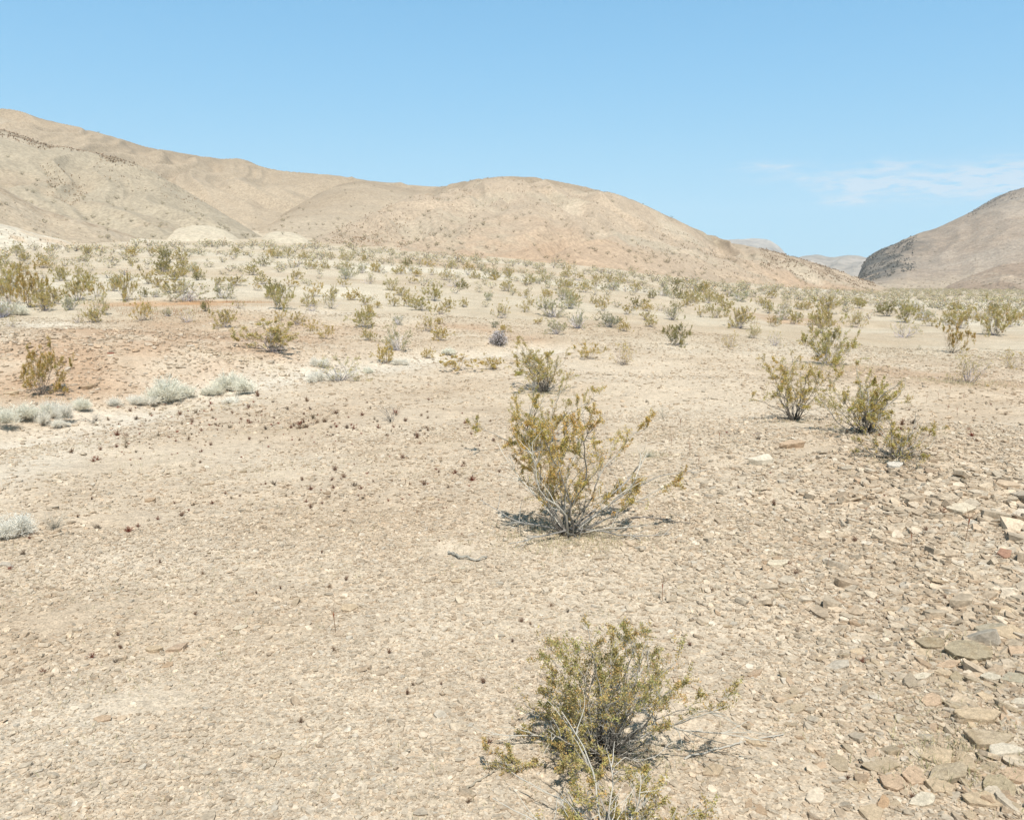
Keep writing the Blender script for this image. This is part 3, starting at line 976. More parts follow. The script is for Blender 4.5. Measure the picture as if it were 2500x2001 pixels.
def creosote(seed, stems=16, height=1.0, spread=.75, leaves=2600, leaf=.016, twigs=5, bare=.12, thick=.012, tint=(1, 1, 1), yellow=.25, skew=(0, 0), dark_base=.6, low=.25, bark=(.36, .325, .27), clump=1.6, sides=4, grand=3, stubs=0, uneven=.6):
    """A vase shaped desert shrub: grey stems from one root crown, forking into leafy sprays. Returns a Sticks."""
    r = np.random.default_rng(seed)
    S = Sticks()
    bark = np.array(bark)
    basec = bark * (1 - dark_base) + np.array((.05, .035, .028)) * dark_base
    tips = []
    for k in range(stubs):
        az = r.uniform(0, 2 * math.pi)
        lean = r.uniform(.1, 1.35)
        P = path(r, np.array((math.cos(az), math.sin(az), 0)) * r.uniform(0, .06) * height, (math.sin(lean) * math.cos(az), math.sin(lean) * math.sin(az), math.cos(lean)), height * r.uniform(.2, .5), 6, .22, .03)
        S.tube(P, thick * .9, thick * .3, np.array((.05, .038, .03)), bark * r.uniform(.35, .9), 4)
        for m in range(3):
            i = r.integers(2, 7)
            S.tube(path(r, P[i], P[i] - P[i - 1] + r.normal(0, .03, 3) * height, height * r.uniform(.08, .2), 3, .3), thick * .4, thick * .15, bark * .4, bark * .8, 3)
    for k in range(stems):
        az = 2 * math.pi * (k + r.uniform(-.4, .4)) / stems * 1.0 + r.uniform(-.3, .3)
        lean = r.uniform(.12, 1.0) ** .75 * spread
        if r.random() < low:
            lean = spread * r.uniform(1.05, 1.5)
        d = np.array((math.sin(lean) * math.cos(az) + skew[0], math.sin(lean) * math.sin(az) + skew[1], math.cos(lean)))
        ln = height * r.uniform(.62, 1.05) * (1.0 if lean < spread else .85)
        p0 = np.array((math.cos(az), math.sin(az), 0)) * r.uniform(.0, .07) * height
        dead = r.random() < bare
        P = path(r, p0 - np.array((0, 0, .02)), d, ln, 11, .2, .05)
        r0 = thick * r.uniform(.6, 1.2)
        tipc = bark * r.uniform(.85, 1.35) if not dead else bark * 1.5
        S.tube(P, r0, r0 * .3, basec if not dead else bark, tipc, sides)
        for m in range(twigs):
            i = r.integers(3, 12)
            dd = P[i] - P[i - 1]
            dd = dd / np.linalg.norm(dd) + r.normal(0, .6, 3)
            dd[2] = abs(dd[2]) * .8 + .1
            tl = ln * r.uniform(.22, .5) * (1.15 - i / 16)
            Tp = path(r, P[i], dd, tl, 5, .2, .05)
            S.tube(Tp, r0 * .4, r0 * .15, tipc * .9, tipc, 3)
            if dead or r.random() < .12:
                continue
            mass = r.lognormal(0, uneven) * (.35 + i / 9)
            for g in range(grand):
                j = r.integers(1, 6)
                gd = Tp[j] - Tp[j - 1]
                gd = gd / np.linalg.norm(gd) + r.normal(0, .6, 3)
                gl = tl * r.uniform(.25, .6)
                G = path(r, Tp[j], gd, gl, 3, .22, .06)
                S.tube(G, r0 * .17, r0 * .08, tipc * .8, tipc * .8, 3)
                tips.append((G, mass * r.lognormal(0, .5)))
            tips.append((Tp[2:], mass * r.uniform(.6, 1.4)))
    if tips:
        wts = np.array([w * np.linalg.norm(G[-1] - G[0]) for G, w in tips])
        wts = wts / wts.sum()
        for (G, w), q in zip(tips, wts):
            n = int(q * leaves + r.random())
            if n < 1:
                continue
            t = r.random(n) ** (1 / clump) * (len(G) - 1)
            i = np.minimum(t.astype(int), len(G) - 2)
            Pn = G[i] + (G[i + 1] - G[i]) * (t - i)[:, None] + r.normal(0, leaf * .55, (n, 3))
            D = r.normal(0, 1, (n, 3)) + np.array((0, 0, .5))
            cs = GREEN[r.choice(6, n, p=np.array([.34 - yellow * .25, .24 - yellow * .2, .14, .08 + yellow * .25, .03 + yellow * .2, .17]) / (1.0))]
            spray = np.array((1 + r.normal(0, .06), 1 + r.normal(0, .035), 1)) * r.uniform(.8, 1.15)
            S.leaves(Pn, D, leaf * r.uniform(.6, 1.3, n), cs * spray * np.array(tint))
    return S, r


def shrub_meshes(seed, **kw):
    S, r = creosote(seed, **kw)
    a = S.stems_object('stems', M_BARK, link=False).data
    b = S.leaves_object('foliage', M_LEAF, r, link=False).data if S.lp else None
    return a, b


GROUP = 'creosote shrubs scattered over the desert plain'


def put_shrub(meshes, loc, label, sx=1, sz=1, rz=0.0, tint=(1, 1, 1), parts=True, group=GROUP, name='creosote_bush', cat='shrub', names=('stems', 'foliage')):
    root = empty(name, loc, rz, (sx, sx, sz))
    tag(root, label, cat, group)
    for nm, me in zip(names, meshes):
        if me is None:
            continue
        o = bpy.data.objects.new(nm, me)
        o.color = (tint[0], tint[1], tint[2], 1)
        COL.objects.link(o)
        o.parent = root
    return root


# the four nearest shrubs have shapes of their own
def hero():
    p, d = place(1266, 1592)
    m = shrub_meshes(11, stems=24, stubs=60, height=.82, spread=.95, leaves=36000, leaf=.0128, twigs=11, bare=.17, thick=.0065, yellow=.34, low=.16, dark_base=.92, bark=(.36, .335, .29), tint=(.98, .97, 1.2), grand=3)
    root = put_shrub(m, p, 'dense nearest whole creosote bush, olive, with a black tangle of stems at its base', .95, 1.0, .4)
    r = np.random.default_rng(77)
    for (az, el, ln, pos) in ((.18, .20, 1.2, 0), (-.25, .10, .95, 0), (2.7, .25, .7, 0), (3.25, .12, .55, 0), (-.75, .18, .85, 0), (.6, .3, .8, 0)):
        S = Sticks()
        P = path(r, (0, 0, .03), (math.cos(az) * math.cos(el), math.sin(az) * math.cos(el), math.sin(el) + .25), ln, 14, .13, -.012)
        P[:, 2] = np.maximum(P[:, 2], .03)
        S.tube(P, .0075, .0022, (.34, .31, .265), (.44, .41, .35), 5)
        for k in range(5):
            i = r.integers(6, 14)
            dd = P[i] - P[i - 1]
            dd = dd / np.linalg.norm(dd) + r.normal(0, .5, 3)
            S.tube(path(r, P[i], dd, ln * r.uniform(.12, .34), 6, .14, .0), .0034, .0013, (.42, .39, .33), (.46, .43, .36), 4)
        o = S.stems_object('bare_branch', M_BARK, root)
        o['label'] = 'leafless silvery branch reaching out low'
    p, d = place(1325, 1842)
    m = shrub_meshes(12, stems=26, stubs=25, height=.62, spread=1.05, leaves=20000, leaf=.0118, twigs=10, bare=.26, thick=.0065, yellow=.3, low=.3, dark_base=.5, bark=(.38, .35, .30), tint=(1.0, .98, 1.15))
    root = put_shrub(m, p, 'creosote bush cut by the bottom edge, with silvery bare twigs over the bush behind', 1.0, .92, 1.9)
    for (az, el, ln) in ((.9, .55, .75), (1.3, .7, .7), (.4, .45, .75), (.1, .25, .8)):
        S = Sticks()
        P = path(r, (0, 0, .05), (math.cos(az) * math.cos(el), math.sin(az) * math.cos(el), math.sin(el)), ln, 12, .16, -.01)
        S.tube(P, .006, .0018, (.36, .33, .28), (.45, .42, .36), 5)
        for k in range(5):
            i = r.integers(4, 12)
            dd = P[i] - P[i - 1]
            dd = dd / np.linalg.norm(dd) + r.normal(0, .5, 3)
            S.tube(path(r, P[i], dd, ln * r.uniform(.14, .36), 6, .15, .0), .003, .0012, (.42, .39, .33), (.46, .43, .36), 4)
        o = S.stems_object('bare_branch', M_BARK, root)
        o['label'] = 'leafless silvery branch'
    # tall sparse yellowing shrub in the middle
    p, d = place(1197, 1127)
    m = shrub_meshes(13, stems=15, stubs=9, height=1.46, spread=.70, leaves=42000, leaf=.016, twigs=12, bare=.14, thick=.0115, yellow=.55, low=.08, dark_base=.8, uneven=.4, bark=(.40, .37, .315), tint=(1.18, 1.08, 1.05), grand=4, sides=5)
    root = put_shrub(m, p, 'tall sparse yellowing creosote bush in the centre, its grey limbs showing through', .98, 1.0, .2)
    for (az, el, ln) in ((.05, .10, 1.6), (-.3, .05, 1.2), (3.05, .1, 1.1), (3.5, .12, .8), (.3, .3, 1.2)):
        S = Sticks()
        P = path(r, (0, 0, .06), (math.cos(az) * math.cos(el), math.sin(az) * math.cos(el), math.sin(el) + .1), ln, 14, .09, -.012)
        P[:, 2] = np.maximum(P[:, 2], .03)
        S.tube(P, .011, .003, (.17, .155, .14), (.34, .325, .295), 5)
        for k in range(6):
            i = r.integers(5, 14)
            dd = P[i] - P[i - 1]
            dd = dd / np.linalg.norm(dd) + r.normal(0, .55, 3)
            S.tube(path(r, P[i], dd, ln * r.uniform(.1, .3), 6, .16, .0), .0045, .0016, (.3, .285, .26), (.4, .38, .34), 4)
        o = S.stems_object('bare_branch', M_BARK, root)
        o['label'] = 'leafless grey branch spreading along the ground'
    p, d = place(1126, 948)
    m = shrub_meshes(14, stems=14, height=1.3, spread=.85, leaves=11000, leaf=.02, twigs=6, bare=.15, thick=.014, yellow=.5, low=.15, dark_base=.6, tint=(1.02, 1.0, 1.0))
    put_shrub(m, p, 'low open yellowish bush half hidden behind the tall sparse bush', 1.0, 1.0, 1.2)
    p, d = place(1145, 826)
    m = shrub_meshes(15, stems=24, stubs=14, height=1.28, spread=.85, leaves=16000, leaf=.023, twigs=6, bare=.1, thick=.012, yellow=.45, low=.15, dark_base=.7, tint=(1.0, .98, .95))
    put_shrub(m, p, 'bushy olive creosote directly behind the tall sparse central bush', 1.0, 1.0, 2.2)
    p, d = place(1673, 885)
    m = shrub_meshes(16, stems=23, stubs=10, height=1.28, spread=.66, leaves=15000, leaf=.021, twigs=6, bare=.06, thick=.010, yellow=.45, low=.12, dark_base=.85, tint=(1.08, 1.02, .95))
    put_shrub(m, p, 'vase shaped yellow green bush on dark stems beside the wide twin bush', 1.0, 1.0, .3)
    p, d = place(1822, 912)
    m = shrub_meshes(17, stems=22, stubs=14, height=1.08, spread=.92, leaves=18000, leaf=.020, twigs=7, bare=.05, thick=.014, yellow=.4, low=.2, dark_base=.55, tint=(1.02, 1.0, .95))
    put_shrub(m, p, 'wide olive bush with an arching limb on its shadeless side, above the smaller twin', 1.0, 1.0, 1.3)
    p, d = place(1886, 966)
    m = shrub_meshes(18, stems=16, stubs=14, height=.74, spread=.78, leaves=7500, leaf=.018, twigs=6, bare=.15, thick=.012, yellow=.5, low=.2, dark_base=.75, tint=(1.02, 1.0, .95))
    put_shrub(m, p, 'smaller brown stemmed bush in front of the wide olive bush', 1.0, 1.0, 2.6)


hero()

# variants for the plain, about one metre tall and wide
VAR = {
    'dense': [shrub_meshes(40 + i, stems=26, height=.95, spread=1.0, leaves=15000, leaf=.024, twigs=5, bare=.04, thick=.0065, yellow=.3, low=.15, dark_base=.4, grand=3, sides=3, uneven=.45, clump=1.3) for i in range(4)],
    'open': [shrub_meshes(50 + i, stems=17, height=.95, spread=1.0, leaves=7500, leaf=.024, twigs=5, bare=.1, thick=.0065, yellow=.45, low=.2, dark_base=.5, grand=3, sides=3, uneven=.45, clump=1.3) for i in range(4)],
    'twiggy': [shrub_meshes(60 + i, stems=20, height=.9, spread=1.0, leaves=2400, leaf=.024, twigs=6, bare=.4, thick=.008, yellow=.3, low=.3, dark_base=.7, bark=(.34, .305, .25), grand=3, sides=3, uneven=.45, clump=1.3) for i in range(3)],
    'grey': [shrub_meshes(70 + i, stems=30, height=.9, spread=1.05, leaves=11000, leaf=.023, twigs=6, bare=.2, thick=.010, yellow=.0, low=.2, dark_base=.35, bark=(.50, .465, .375), tint=(1.0, 1.08, 1.6), grand=3, sides=3, uneven=.45, clump=1.3) for i in range(3)],
}
TINT = {'olive': (1.16, 1.15, 1.42), 'yellow': (1.26, 1.18, 1.25), 'green': (1.08, 1.12, 1.35), 'rust': (1.0, .88, .85), 'pale': (1.25, 1.28, 1.8), 'dark': (.72, .76, .9)}

# base x, base y, height, width in the picture; kind; tint; label
NAMED = (
    (90, 831, 94, 100, 'dense', 'rust', 'large ochre topped bush with pale lower twigs on the bank above the wash'),
    (572, 741, 68, 140, 'dense', 'olive', 'widest dark olive bush sprawling on the far side of the wash'),
    (716, 802, 62, 108, 'twiggy', 'green', 'open grey green bush fanning out beside white rounded shrubs'),
    (18, 640, 68, 60, 'dense', 'olive', 'tall olive bush cut by the frame edge above a whitish shrub'),
    (62, 648, 74, 70, 'dense', 'rust', 'rusty based bush beside the bush cut by the frame edge'),
    (95, 655, 42, 56, 'dense', 'olive', 'compact olive bush on the red bank next to the rusty based one'),
    (128, 592, 28, 42, 'dense', 'green', 'neat dense bush on the pale terrace above the red bank'),
    (165, 633, 52, 66, 'dense', 'olive', 'olive bush leaning over pale twigs on the red bank'),
    (205, 625, 40, 46, 'open', 'olive', 'open bush touching the leaning olive bush on the red bank'),
    (266, 634, 62, 50, 'dense', 'olive', 'tall narrow bush on one stem at the start of the rust band'),
    (304, 626, 20, 24, 'dense', 'dark', 'small dark bush at the rust band just beyond the narrow bush'),
    (331, 605, 24, 26, 'dense', 'rust', 'little brown bush between two pale green bushes'),
    (365, 590, 26, 64, 'dense', 'olive', 'broad low bush beyond the little brown one'),
    (312, 598, 30, 54, 'open', 'olive', 'flat spreading bush behind the rust band'),
    (396, 634, 38, 100, 'grey', 'olive', 'very wide grey green clump ending at the rust band'),
    (432, 656, 24, 24, 'dense', 'dark', 'small round dark bush on the near side of the rust band'),
    (502, 650, 22, 34, 'twiggy', 'olive', 'twiggy bush with one long arm at the end of the rust band'),
    (298, 676, 42, 50, 'open', 'yellow', 'yellow topped bush with a pale trunkless foot on the red bank'),
    (164, 680, 24, 32, 'twiggy', 'olive', 'bare little shrub on the crest of the pebbled bank'),
    (592, 652, 58, 60, 'dense', 'green', 'rounded tall bush standing where the two washes meet'),
    (578, 628, 36, 54, 'dense', 'dark', 'darker bush tucked behind the rounded tall bush'),
    (612, 604, 22, 40, 'open', 'yellow', 'yellowish bush behind the dark tucked one'),
    (590, 676, 26, 30, 'open', 'yellow', 'small yellow sprig below the rounded tall bush'),
    (654, 698, 30, 34, 'open', 'yellow', 'upright yellowish bush above the sandy slope'),
    (684, 714, 36, 52, 'open', 'yellow', 'airy pale yellow bush beside the upright yellowish one'),
    (698, 650, 36, 44, 'twiggy', 'green', 'bush with black fan of stems and airy top on pale sand'),
    (657, 655, 24, 36, 'twiggy', 'pale', 'thin grey bush left of the black stemmed fan'),
    (662, 625, 36, 44, 'open', 'yellow', 'yellow headed bush with bare legs on the terrace'),
    (742, 632, 24, 46, 'dense', 'yellow', 'bright olive mound of a bush beyond a white scrap of ground'),
    (768, 642, 22, 32, 'dense', 'olive', 'compact bush on the terrace edge'),
    (794, 648, 16, 22, 'dense', 'yellow', 'tiny bright yellow green bush on the terrace edge'),
    (829, 646, 36, 40, 'open', 'olive', 'goblet shaped bush on the terrace'),
    (886, 654, 34, 58, 'dense', 'green', 'wide bush behind the goblet shaped one'),
    (767, 690, 40, 66, 'dense', 'green', 'dark footed bush leaning on the sandy rise'),
    (775, 717, 28, 40, 'dense', 'olive', 'bush just below the dark footed leaning bush'),
    (834, 738, 52, 66, 'grey', 'olive', 'ghostly grey green airy bush over the yellow one'),
    (812, 766, 42, 56, 'dense', 'yellow', 'bright yellow green bush before the ghostly grey one'),
    (838, 684, 24, 32, 'grey', 'pale', 'faint pale bush on the open sand'),
    (900, 698, 38, 46, 'open', 'olive', 'oval open bush on the stony rise'),
    (926, 717, 30, 54, 'dense', 'yellow', 'yellow bush below the oval open bush'),
    (978, 647, 20, 26, 'dense', 'olive', 'small bush with a dark foot on the reddish rise'),
    (1056, 670, 36, 50, 'open', 'pale', 'feathery bush on the pale flat below the dome'),
    (1062, 700, 19, 32, 'dense', 'yellow', 'small yellow bush behind the pinkish white shrub'),
    (900, 755, 22, 34, 'dense', 'yellow', 'yellow bush at the start of the low hedge of bushes'),
    (962, 780, 46, 108, 'open', 'yellow', 'wide low yellow and grey bush like a hedge'),
    (1036, 778, 30, 56, 'dense', 'yellow', 'golden bush ending the low hedge of bushes'),
    (1165, 668, 46, 80, 'grey', 'olive', 'tall grey green clump, first of the big pale thicket'),
    (1200, 650, 34, 56, 'grey', 'green', 'grey green bush at the far end of the big pale thicket'),
    (1172, 704, 38, 60, 'grey', 'olive', 'grey bush at the near side of the big pale thicket'),
    (1217, 692, 44, 50, 'grey', 'pale', 'rounded pale grey bush at the outer side of the thicket'),
    (1134, 682, 13, 26, 'dense', 'yellow', 'tiny yellow bush at the foot of the thicket'),
    (1240, 756, 44, 76, 'open', 'yellow', 'airy yellow bush with hardly any stems on pale sand'),
    (1310, 768, 56, 72, 'twiggy', 'yellow', 'bush with arched bare stems and a yellow cap'),
    (1313, 698, 28, 32, 'dense', 'yellow', 'neat yellow olive bush alone on the brown flat'),
    (1425, 727, 52, 66, 'dense', 'dark', 'dark rounded bush with shaded foot on the sand'),
    (1416, 674, 38, 46, 'grey', 'olive', 'upright grey green bush behind the dark rounded bush'),
    (1362, 655, 22, 32, 'dense', 'yellow', 'yellow bush on the brown flat beyond the neat one'),
    (1320, 662, 30, 40, 'open', 'olive', 'open bush on the brown flat'),
    (1535, 732, 36, 54, 'twiggy', 'yellow', 'spreading low bush with yellow leaf tips on sand'),
    (1556, 692, 52, 70, 'dense', 'olive', 'large rounded olive bush on the pale terrace'),
    (1476, 668, 30, 30, 'open', 'olive', 'upright bush left of the large rounded olive bush'),
    (1586, 712, 32, 34, 'grey', 'yellow', 'slight grey bush right of the spreading low one'),
    (1630, 728, 36, 34, 'twiggy', 'pale', 'nearly bare thin bush on the pale flat'),
    (1628, 688, 26, 34, 'open', 'rust', 'reddish thin bush on the pale flat'),
    (1618, 660, 24, 26, 'dense', 'green', 'small tight bush beyond the reddish thin one'),
    (1556, 634, 24, 58, 'grey', 'green', 'grey green double bush at the far terrace'),
    (1625, 628, 20, 28, 'dense', 'olive', 'single bush right of the grey green double bush'),
    (1744, 769, 88, 116, 'dense', 'green', 'largest tall green bush with a skirt of grey stems on the right plain'),
    (1730, 702, 54, 64, 'dense', 'olive', 'bush rising directly behind the largest green bush'),
    (1740, 660, 40, 60, 'dense', 'olive', 'third bush in the line behind the largest green bush'),
    (1803, 690, 34, 42, 'open', 'olive', 'loose bush right of the line behind the largest green bush'),
    (1810, 650, 22, 30, 'dense', 'green', 'small bush beyond the loose bush on the right plain'),
    (1867, 666, 30, 50, 'dense', 'dark', 'dark vase shaped bush, first of a close pair'),
    (1906, 680, 42, 52, 'dense', 'green', 'green bush, second of a close pair'),
    (1904, 711, 36, 70, 'twiggy', 'pale', 'pale wide twiggy bush below the close pair'),
    (2004, 743, 78, 70, 'open', 'rust', 'tall rust and olive bush on one foot'),
    (2022, 692, 46, 64, 'dense', 'olive', 'olive bush behind the tall rust and olive bush'),
    (2093, 706, 64, 72, 'dense', 'olive', 'big olive bush with visible dark legs near the right edge'),
    (2039, 806, 68, 96, 'twiggy', 'olive', 'twiggy dark bush with few leaves and a grass skirt'),
    (2130, 775, 40, 60, 'twiggy', 'yellow', 'faint sparse bush by the right frame edge'),
    (1936, 737, 11, 14, 'twiggy', 'dark', 'tiny dark sprig alone on the pale flat'),
    (348, 554, 30, 36, 'dense', 'dark', 'darkest bush of the far left plain'),
    (318, 540, 24, 28, 'open', 'olive', 'bush left behind the darkest bush of the far plain'),
    (276, 560, 14, 16, 'dense', 'olive', 'small bush on the pale terrace under the spur'),
    (533, 580, 24, 36, 'dense', 'green', 'round bush on the pale terrace below the bare mounds'),
    (294, 570, 14, 14, 'dense', 'olive', 'tiny bush beside the small terrace bush'),
    (460, 600, 18, 30, 'dense', 'olive', 'low bush on the terrace left of the wider low one'),
    (495, 602, 22, 52, 'dense', 'olive', 'wider low bush on the left terrace'),
    (92, 586, 16, 20, 'twiggy', 'olive', 'thin twiggy bush at the edge of the pale terrace'),
    (540, 612, 20, 24, 'open', 'yellow', 'yellow leaning sprig on white sand'),
)
SHRUB_COUNT = [0]


def place_named():
    r = random.Random(21)
    for (px, py, h, w, kind, tint, lab) in NAMED:
        q = place(px, py)
        if q is None:
            continue
        p, d = q
        hz, wz = h * d / F / .88, w * d / F / 1.45
        put_shrub(r.choice(VAR[kind]), p, lab, wz, hz, r.uniform(0, 6.28), TINT[tint])
        SHRUB_COUNT[0] += 1


place_named()
TAKEN = [(a[0], a[1], a[3]) for a in NAMED] + [(1290, 1592, 400), (1197, 1127, 280), (1145, 826, 160), (1126, 948, 200), (1673, 885, 120), (1820, 912, 160), (1886, 966, 110)]


def low_shrub(seed, n=5, leaves=70, leaf=.115):
    r = np.random.default_rng(seed)
    S = Sticks()
    for k in range(n):
        az = r.uniform(0, 6.28)
        lean = r.uniform(.2, 1.0)
        S.tube(path(r, (0, 0, 0), (math.sin(lean) * math.cos(az), math.sin(lean) * math.sin(az), math.cos(lean)), .8, 3, .1), .022, .01, (.16, .145, .12), (.28, .26, .22), 3)
    P = r.normal(0, 1, (leaves, 3))
    P /= np.linalg.norm(P, axis=1)[:, None]
    P = P * r.uniform(.55, 1, (leaves, 1)) * np.array((.55, .55, .42)) + np.array((0, 0, .52))
    cs = GREEN[r.choice(6, leaves)] * r.uniform(.8, 1.2, (leaves, 1)) * np.array((.80, .86, 1.45))
    S.leaves(P, r.normal(0, 1, (leaves, 3)), leaf * r.uniform(.6, 1.4, leaves), cs)
    return S, r


ZONES = ((560, 'below the reddish shoulder'), (840, 'below the bare pale mounds'), (1180, 'below the red foot of the dome'), (1500, 'below the gully of the dome'), (1860, 'below the rocky tail of the dome'), (9999, 'out toward the mountain'))


def fill_plain():
    """The rest of the plain: the nearer ones as things, what lies beyond as one mass."""
    r = np.random.default_rng(5)
    cand = []
    for k in range(150000):
        d = math.sqrt(r.uniform(29 ** 2, 540 ** 2))
        a = r.uniform(-.6, .6)
        x, y = d * math.sin(a), d * math.cos(a)
        cand.append((x, y, d, a))
    c = np.array(cand)
    # room to grow: keep a spacing that differs from patch to patch
    order = np.argsort(c[:, 2])
    c = c[order]
    patchy = fbm(c[:, 0] / 18, c[:, 1] / 18, 71, 3)
    z = ground_z(c[:, 0], c[:, 1])
    fx, fy = to_frame(c[:, 0], c[:, 1], z)
    limit = np.interp(fx, [0, 640, 900, 1075, 1300, 1500, 1700, 1850, 2156], [99, 122, 120, 118, 121, 139, 180, 456, 420])
    ok = (c[:, 2] < limit) & (fx > -60) & (fx < 2220)
    ok &= r.random(len(c)) < np.clip(.75 + .8 * patchy, .25, 1)
    c, z, fx, fy = c[ok], z[ok], fx[ok], fy[ok]
    keep, cells = [], {}
    sp = r.uniform(1.1, 2.9, len(c)) * np.interp(c[:, 3], [-.3, -.05, .15], [1.15, 1.3, 1.5]) * np.interp(c[:, 2], [30, 50, 64, 130, 480], [1.1, .85, .55, .62, 1.5])
    for i in range(len(c)):
        gx, gy = int(c[i, 0] // 5), int(c[i, 1] // 5)
        bad = any((c[i, 0] - c[j, 0]) ** 2 + (c[i, 1] - c[j, 1]) ** 2 < max(sp[i], .8) ** 2 for u in (-1, 0, 1) for v in (-1, 0, 1) for j in cells.get((gx + u, gy + v), ()))
        if bad:
            continue
        if any(abs(fx[i] - tx) < tw * .55 + 8 and -6 < (fy[i] - ty) < 16 or (fy[i] > 700 and abs(fx[i] - tx) < 90) for tx, ty, tw in TAKEN):
            continue
        if fy[i] > 690:
            continue
        cells.setdefault((gx, gy), []).append(i)
        keep.append(i)
    n_ind = 296 - SHRUB_COUNT[0] - 8
    pr = random.Random(9)
    vv, tt, cc = [], [], []
    far_V, far_Q, far_C, off = [], [], [], 0
    protos = []
    for s in range(8):
        S, rr = low_shrub(200 + s)
        a = S.stems_object('s', None, link=False)
        b = S.leaves_object('l', None, rr, link=False, wide=.8)
        data = []
        for o in (a, b):
            me = o.data
            V = np.empty(len(me.vertices) * 3, np.float32)
            me.vertices.foreach_get('co', V)
            Q = np.empty(len(me.loops), np.int32)
            me.loops.foreach_get('vertex_index', Q)
            Cc = np.empty(len(me.vertices) * 4, np.float32)
            me.color_attributes['Col'].data.foreach_get('color', Cc)
            data.append((V.reshape(-1, 3), Q.reshape(-1, 4), Cc.reshape(-1, 4)[:, :3]))
            bpy.data.objects.remove(o)
        protos.append((np.concatenate([data[0][0], data[1][0]]), np.concatenate([data[0][1], data[1][1] + len(data[0][0])]), np.concatenate([data[0][2], data[1][2]])))
    heights = np.clip(r.lognormal(math.log(.55), .38, len(c)), .2, 1.0)
    app = sorted(keep, key=lambda i: -heights[i] / c[i, 2])
    chosen = set(app[:n_ind])
    for i in keep:
        x, y, d, a = c[i]
        h = heights[i]
        w = h * pr.uniform(1.1, 1.75)
        if i in chosen:
            kind = pr.choices(('dense', 'open', 'twiggy', 'grey'), (.42, .26, .12, .20))[0]
            tint = pr.choices(('olive', 'yellow', 'green', 'pale', 'dark'), (.40, .16, .14, .25, .05))[0]
            zone = next(t for lim, t in ZONES if fx[i] < lim)
            band = 'on the near plain' if d < 47 else ('on the middle plain' if d < 69 else 'far out on the plain')
            size = 'small' if h < .46 else ('low' if h < .66 else 'tall')
            lab = f'{size} {tint} {kind if kind != "grey" else "silvery"} creosote {band} {zone}'
            put_shrub(pr.choice(VAR[kind]), (x, y, z[i] - .02), lab, w / 1.45, h / .88, pr.uniform(0, 6.28), TINT[tint])
        else:
            V, Q, Cq = protos[pr.randrange(8)]
            ca, sa = math.cos(pr.uniform(0, 6.28)), 0
            th = pr.uniform(0, 6.28)
            ca, sa = math.cos(th), math.sin(th)
            far_V.append(np.stack([(V[:, 0] * ca - V[:, 1] * sa) * w + x, (V[:, 0] * sa + V[:, 1] * ca) * w + y, V[:, 2] * h * 1.05 + z[i] - .03], -1))
            far_Q.append(Q + off)
            q1 = pr.uniform(1.1, 1.4)
            far_C.append(Cq * np.array((q1, q1 * pr.uniform(.98, 1.03), q1 * pr.uniform(1.0, 1.25))))
            off += len(V)
    # dots of scrub on the slopes
    for lab, (V, Tt, px, Cz) in HILLS.items():
        if 'mesa' in lab or 'closing the gap' in lab:
            continue
        n, m = Tt.shape
        mount = 'mountain' in lab
        num = 10 if 'mound' in lab.split()[:4] else (2600 if 'dome' in lab and 'nose' not in lab else (1000 if 'shoulder' in lab else (1200 if 'spur' in lab and not mount else (1500 if mount else 600))))
        for q in range(num):
            i, j = r.integers(0, n), r.integers(0, m)
            t = Tt[i, j]
            if t < .02 or t > .98 or px[j] < -40 or px[j] > 2200:
                continue
            if r.random() > (1 - t) ** (1.5 if 'dome' in lab else 2.4) + .05:
                continue
            p = V[i, j]
            if p[2] < ground_z(p[0], p[1]) + .05:
                continue
            h = r.uniform(.25, .75) * (1.4 if mount else 1)
            w = h * r.uniform(.8, 1.5)
            Vp, Q, Cq = protos[r.integers(0, 8)]
            far_V.append(Vp * np.array((w, w, h * .9)) + p - np.array((0, 0, .04)))
            far_Q.append(Q + off)
            far_C.append(Cq * r.uniform(.55, .95))
            off += len(Vp)
    o = mesh_object('scrub', np.concatenate(far_V), None, np.concatenate(far_Q), np.concatenate(far_C), M_LEAF)
    tag(o, 'far off olive scrub dotting the plain and the hill slopes', 'scrub', kind='stuff')
    print('plain shrubs', len(keep), 'things', len(chosen) + SHRUB_COUNT[0])


fill_plain()


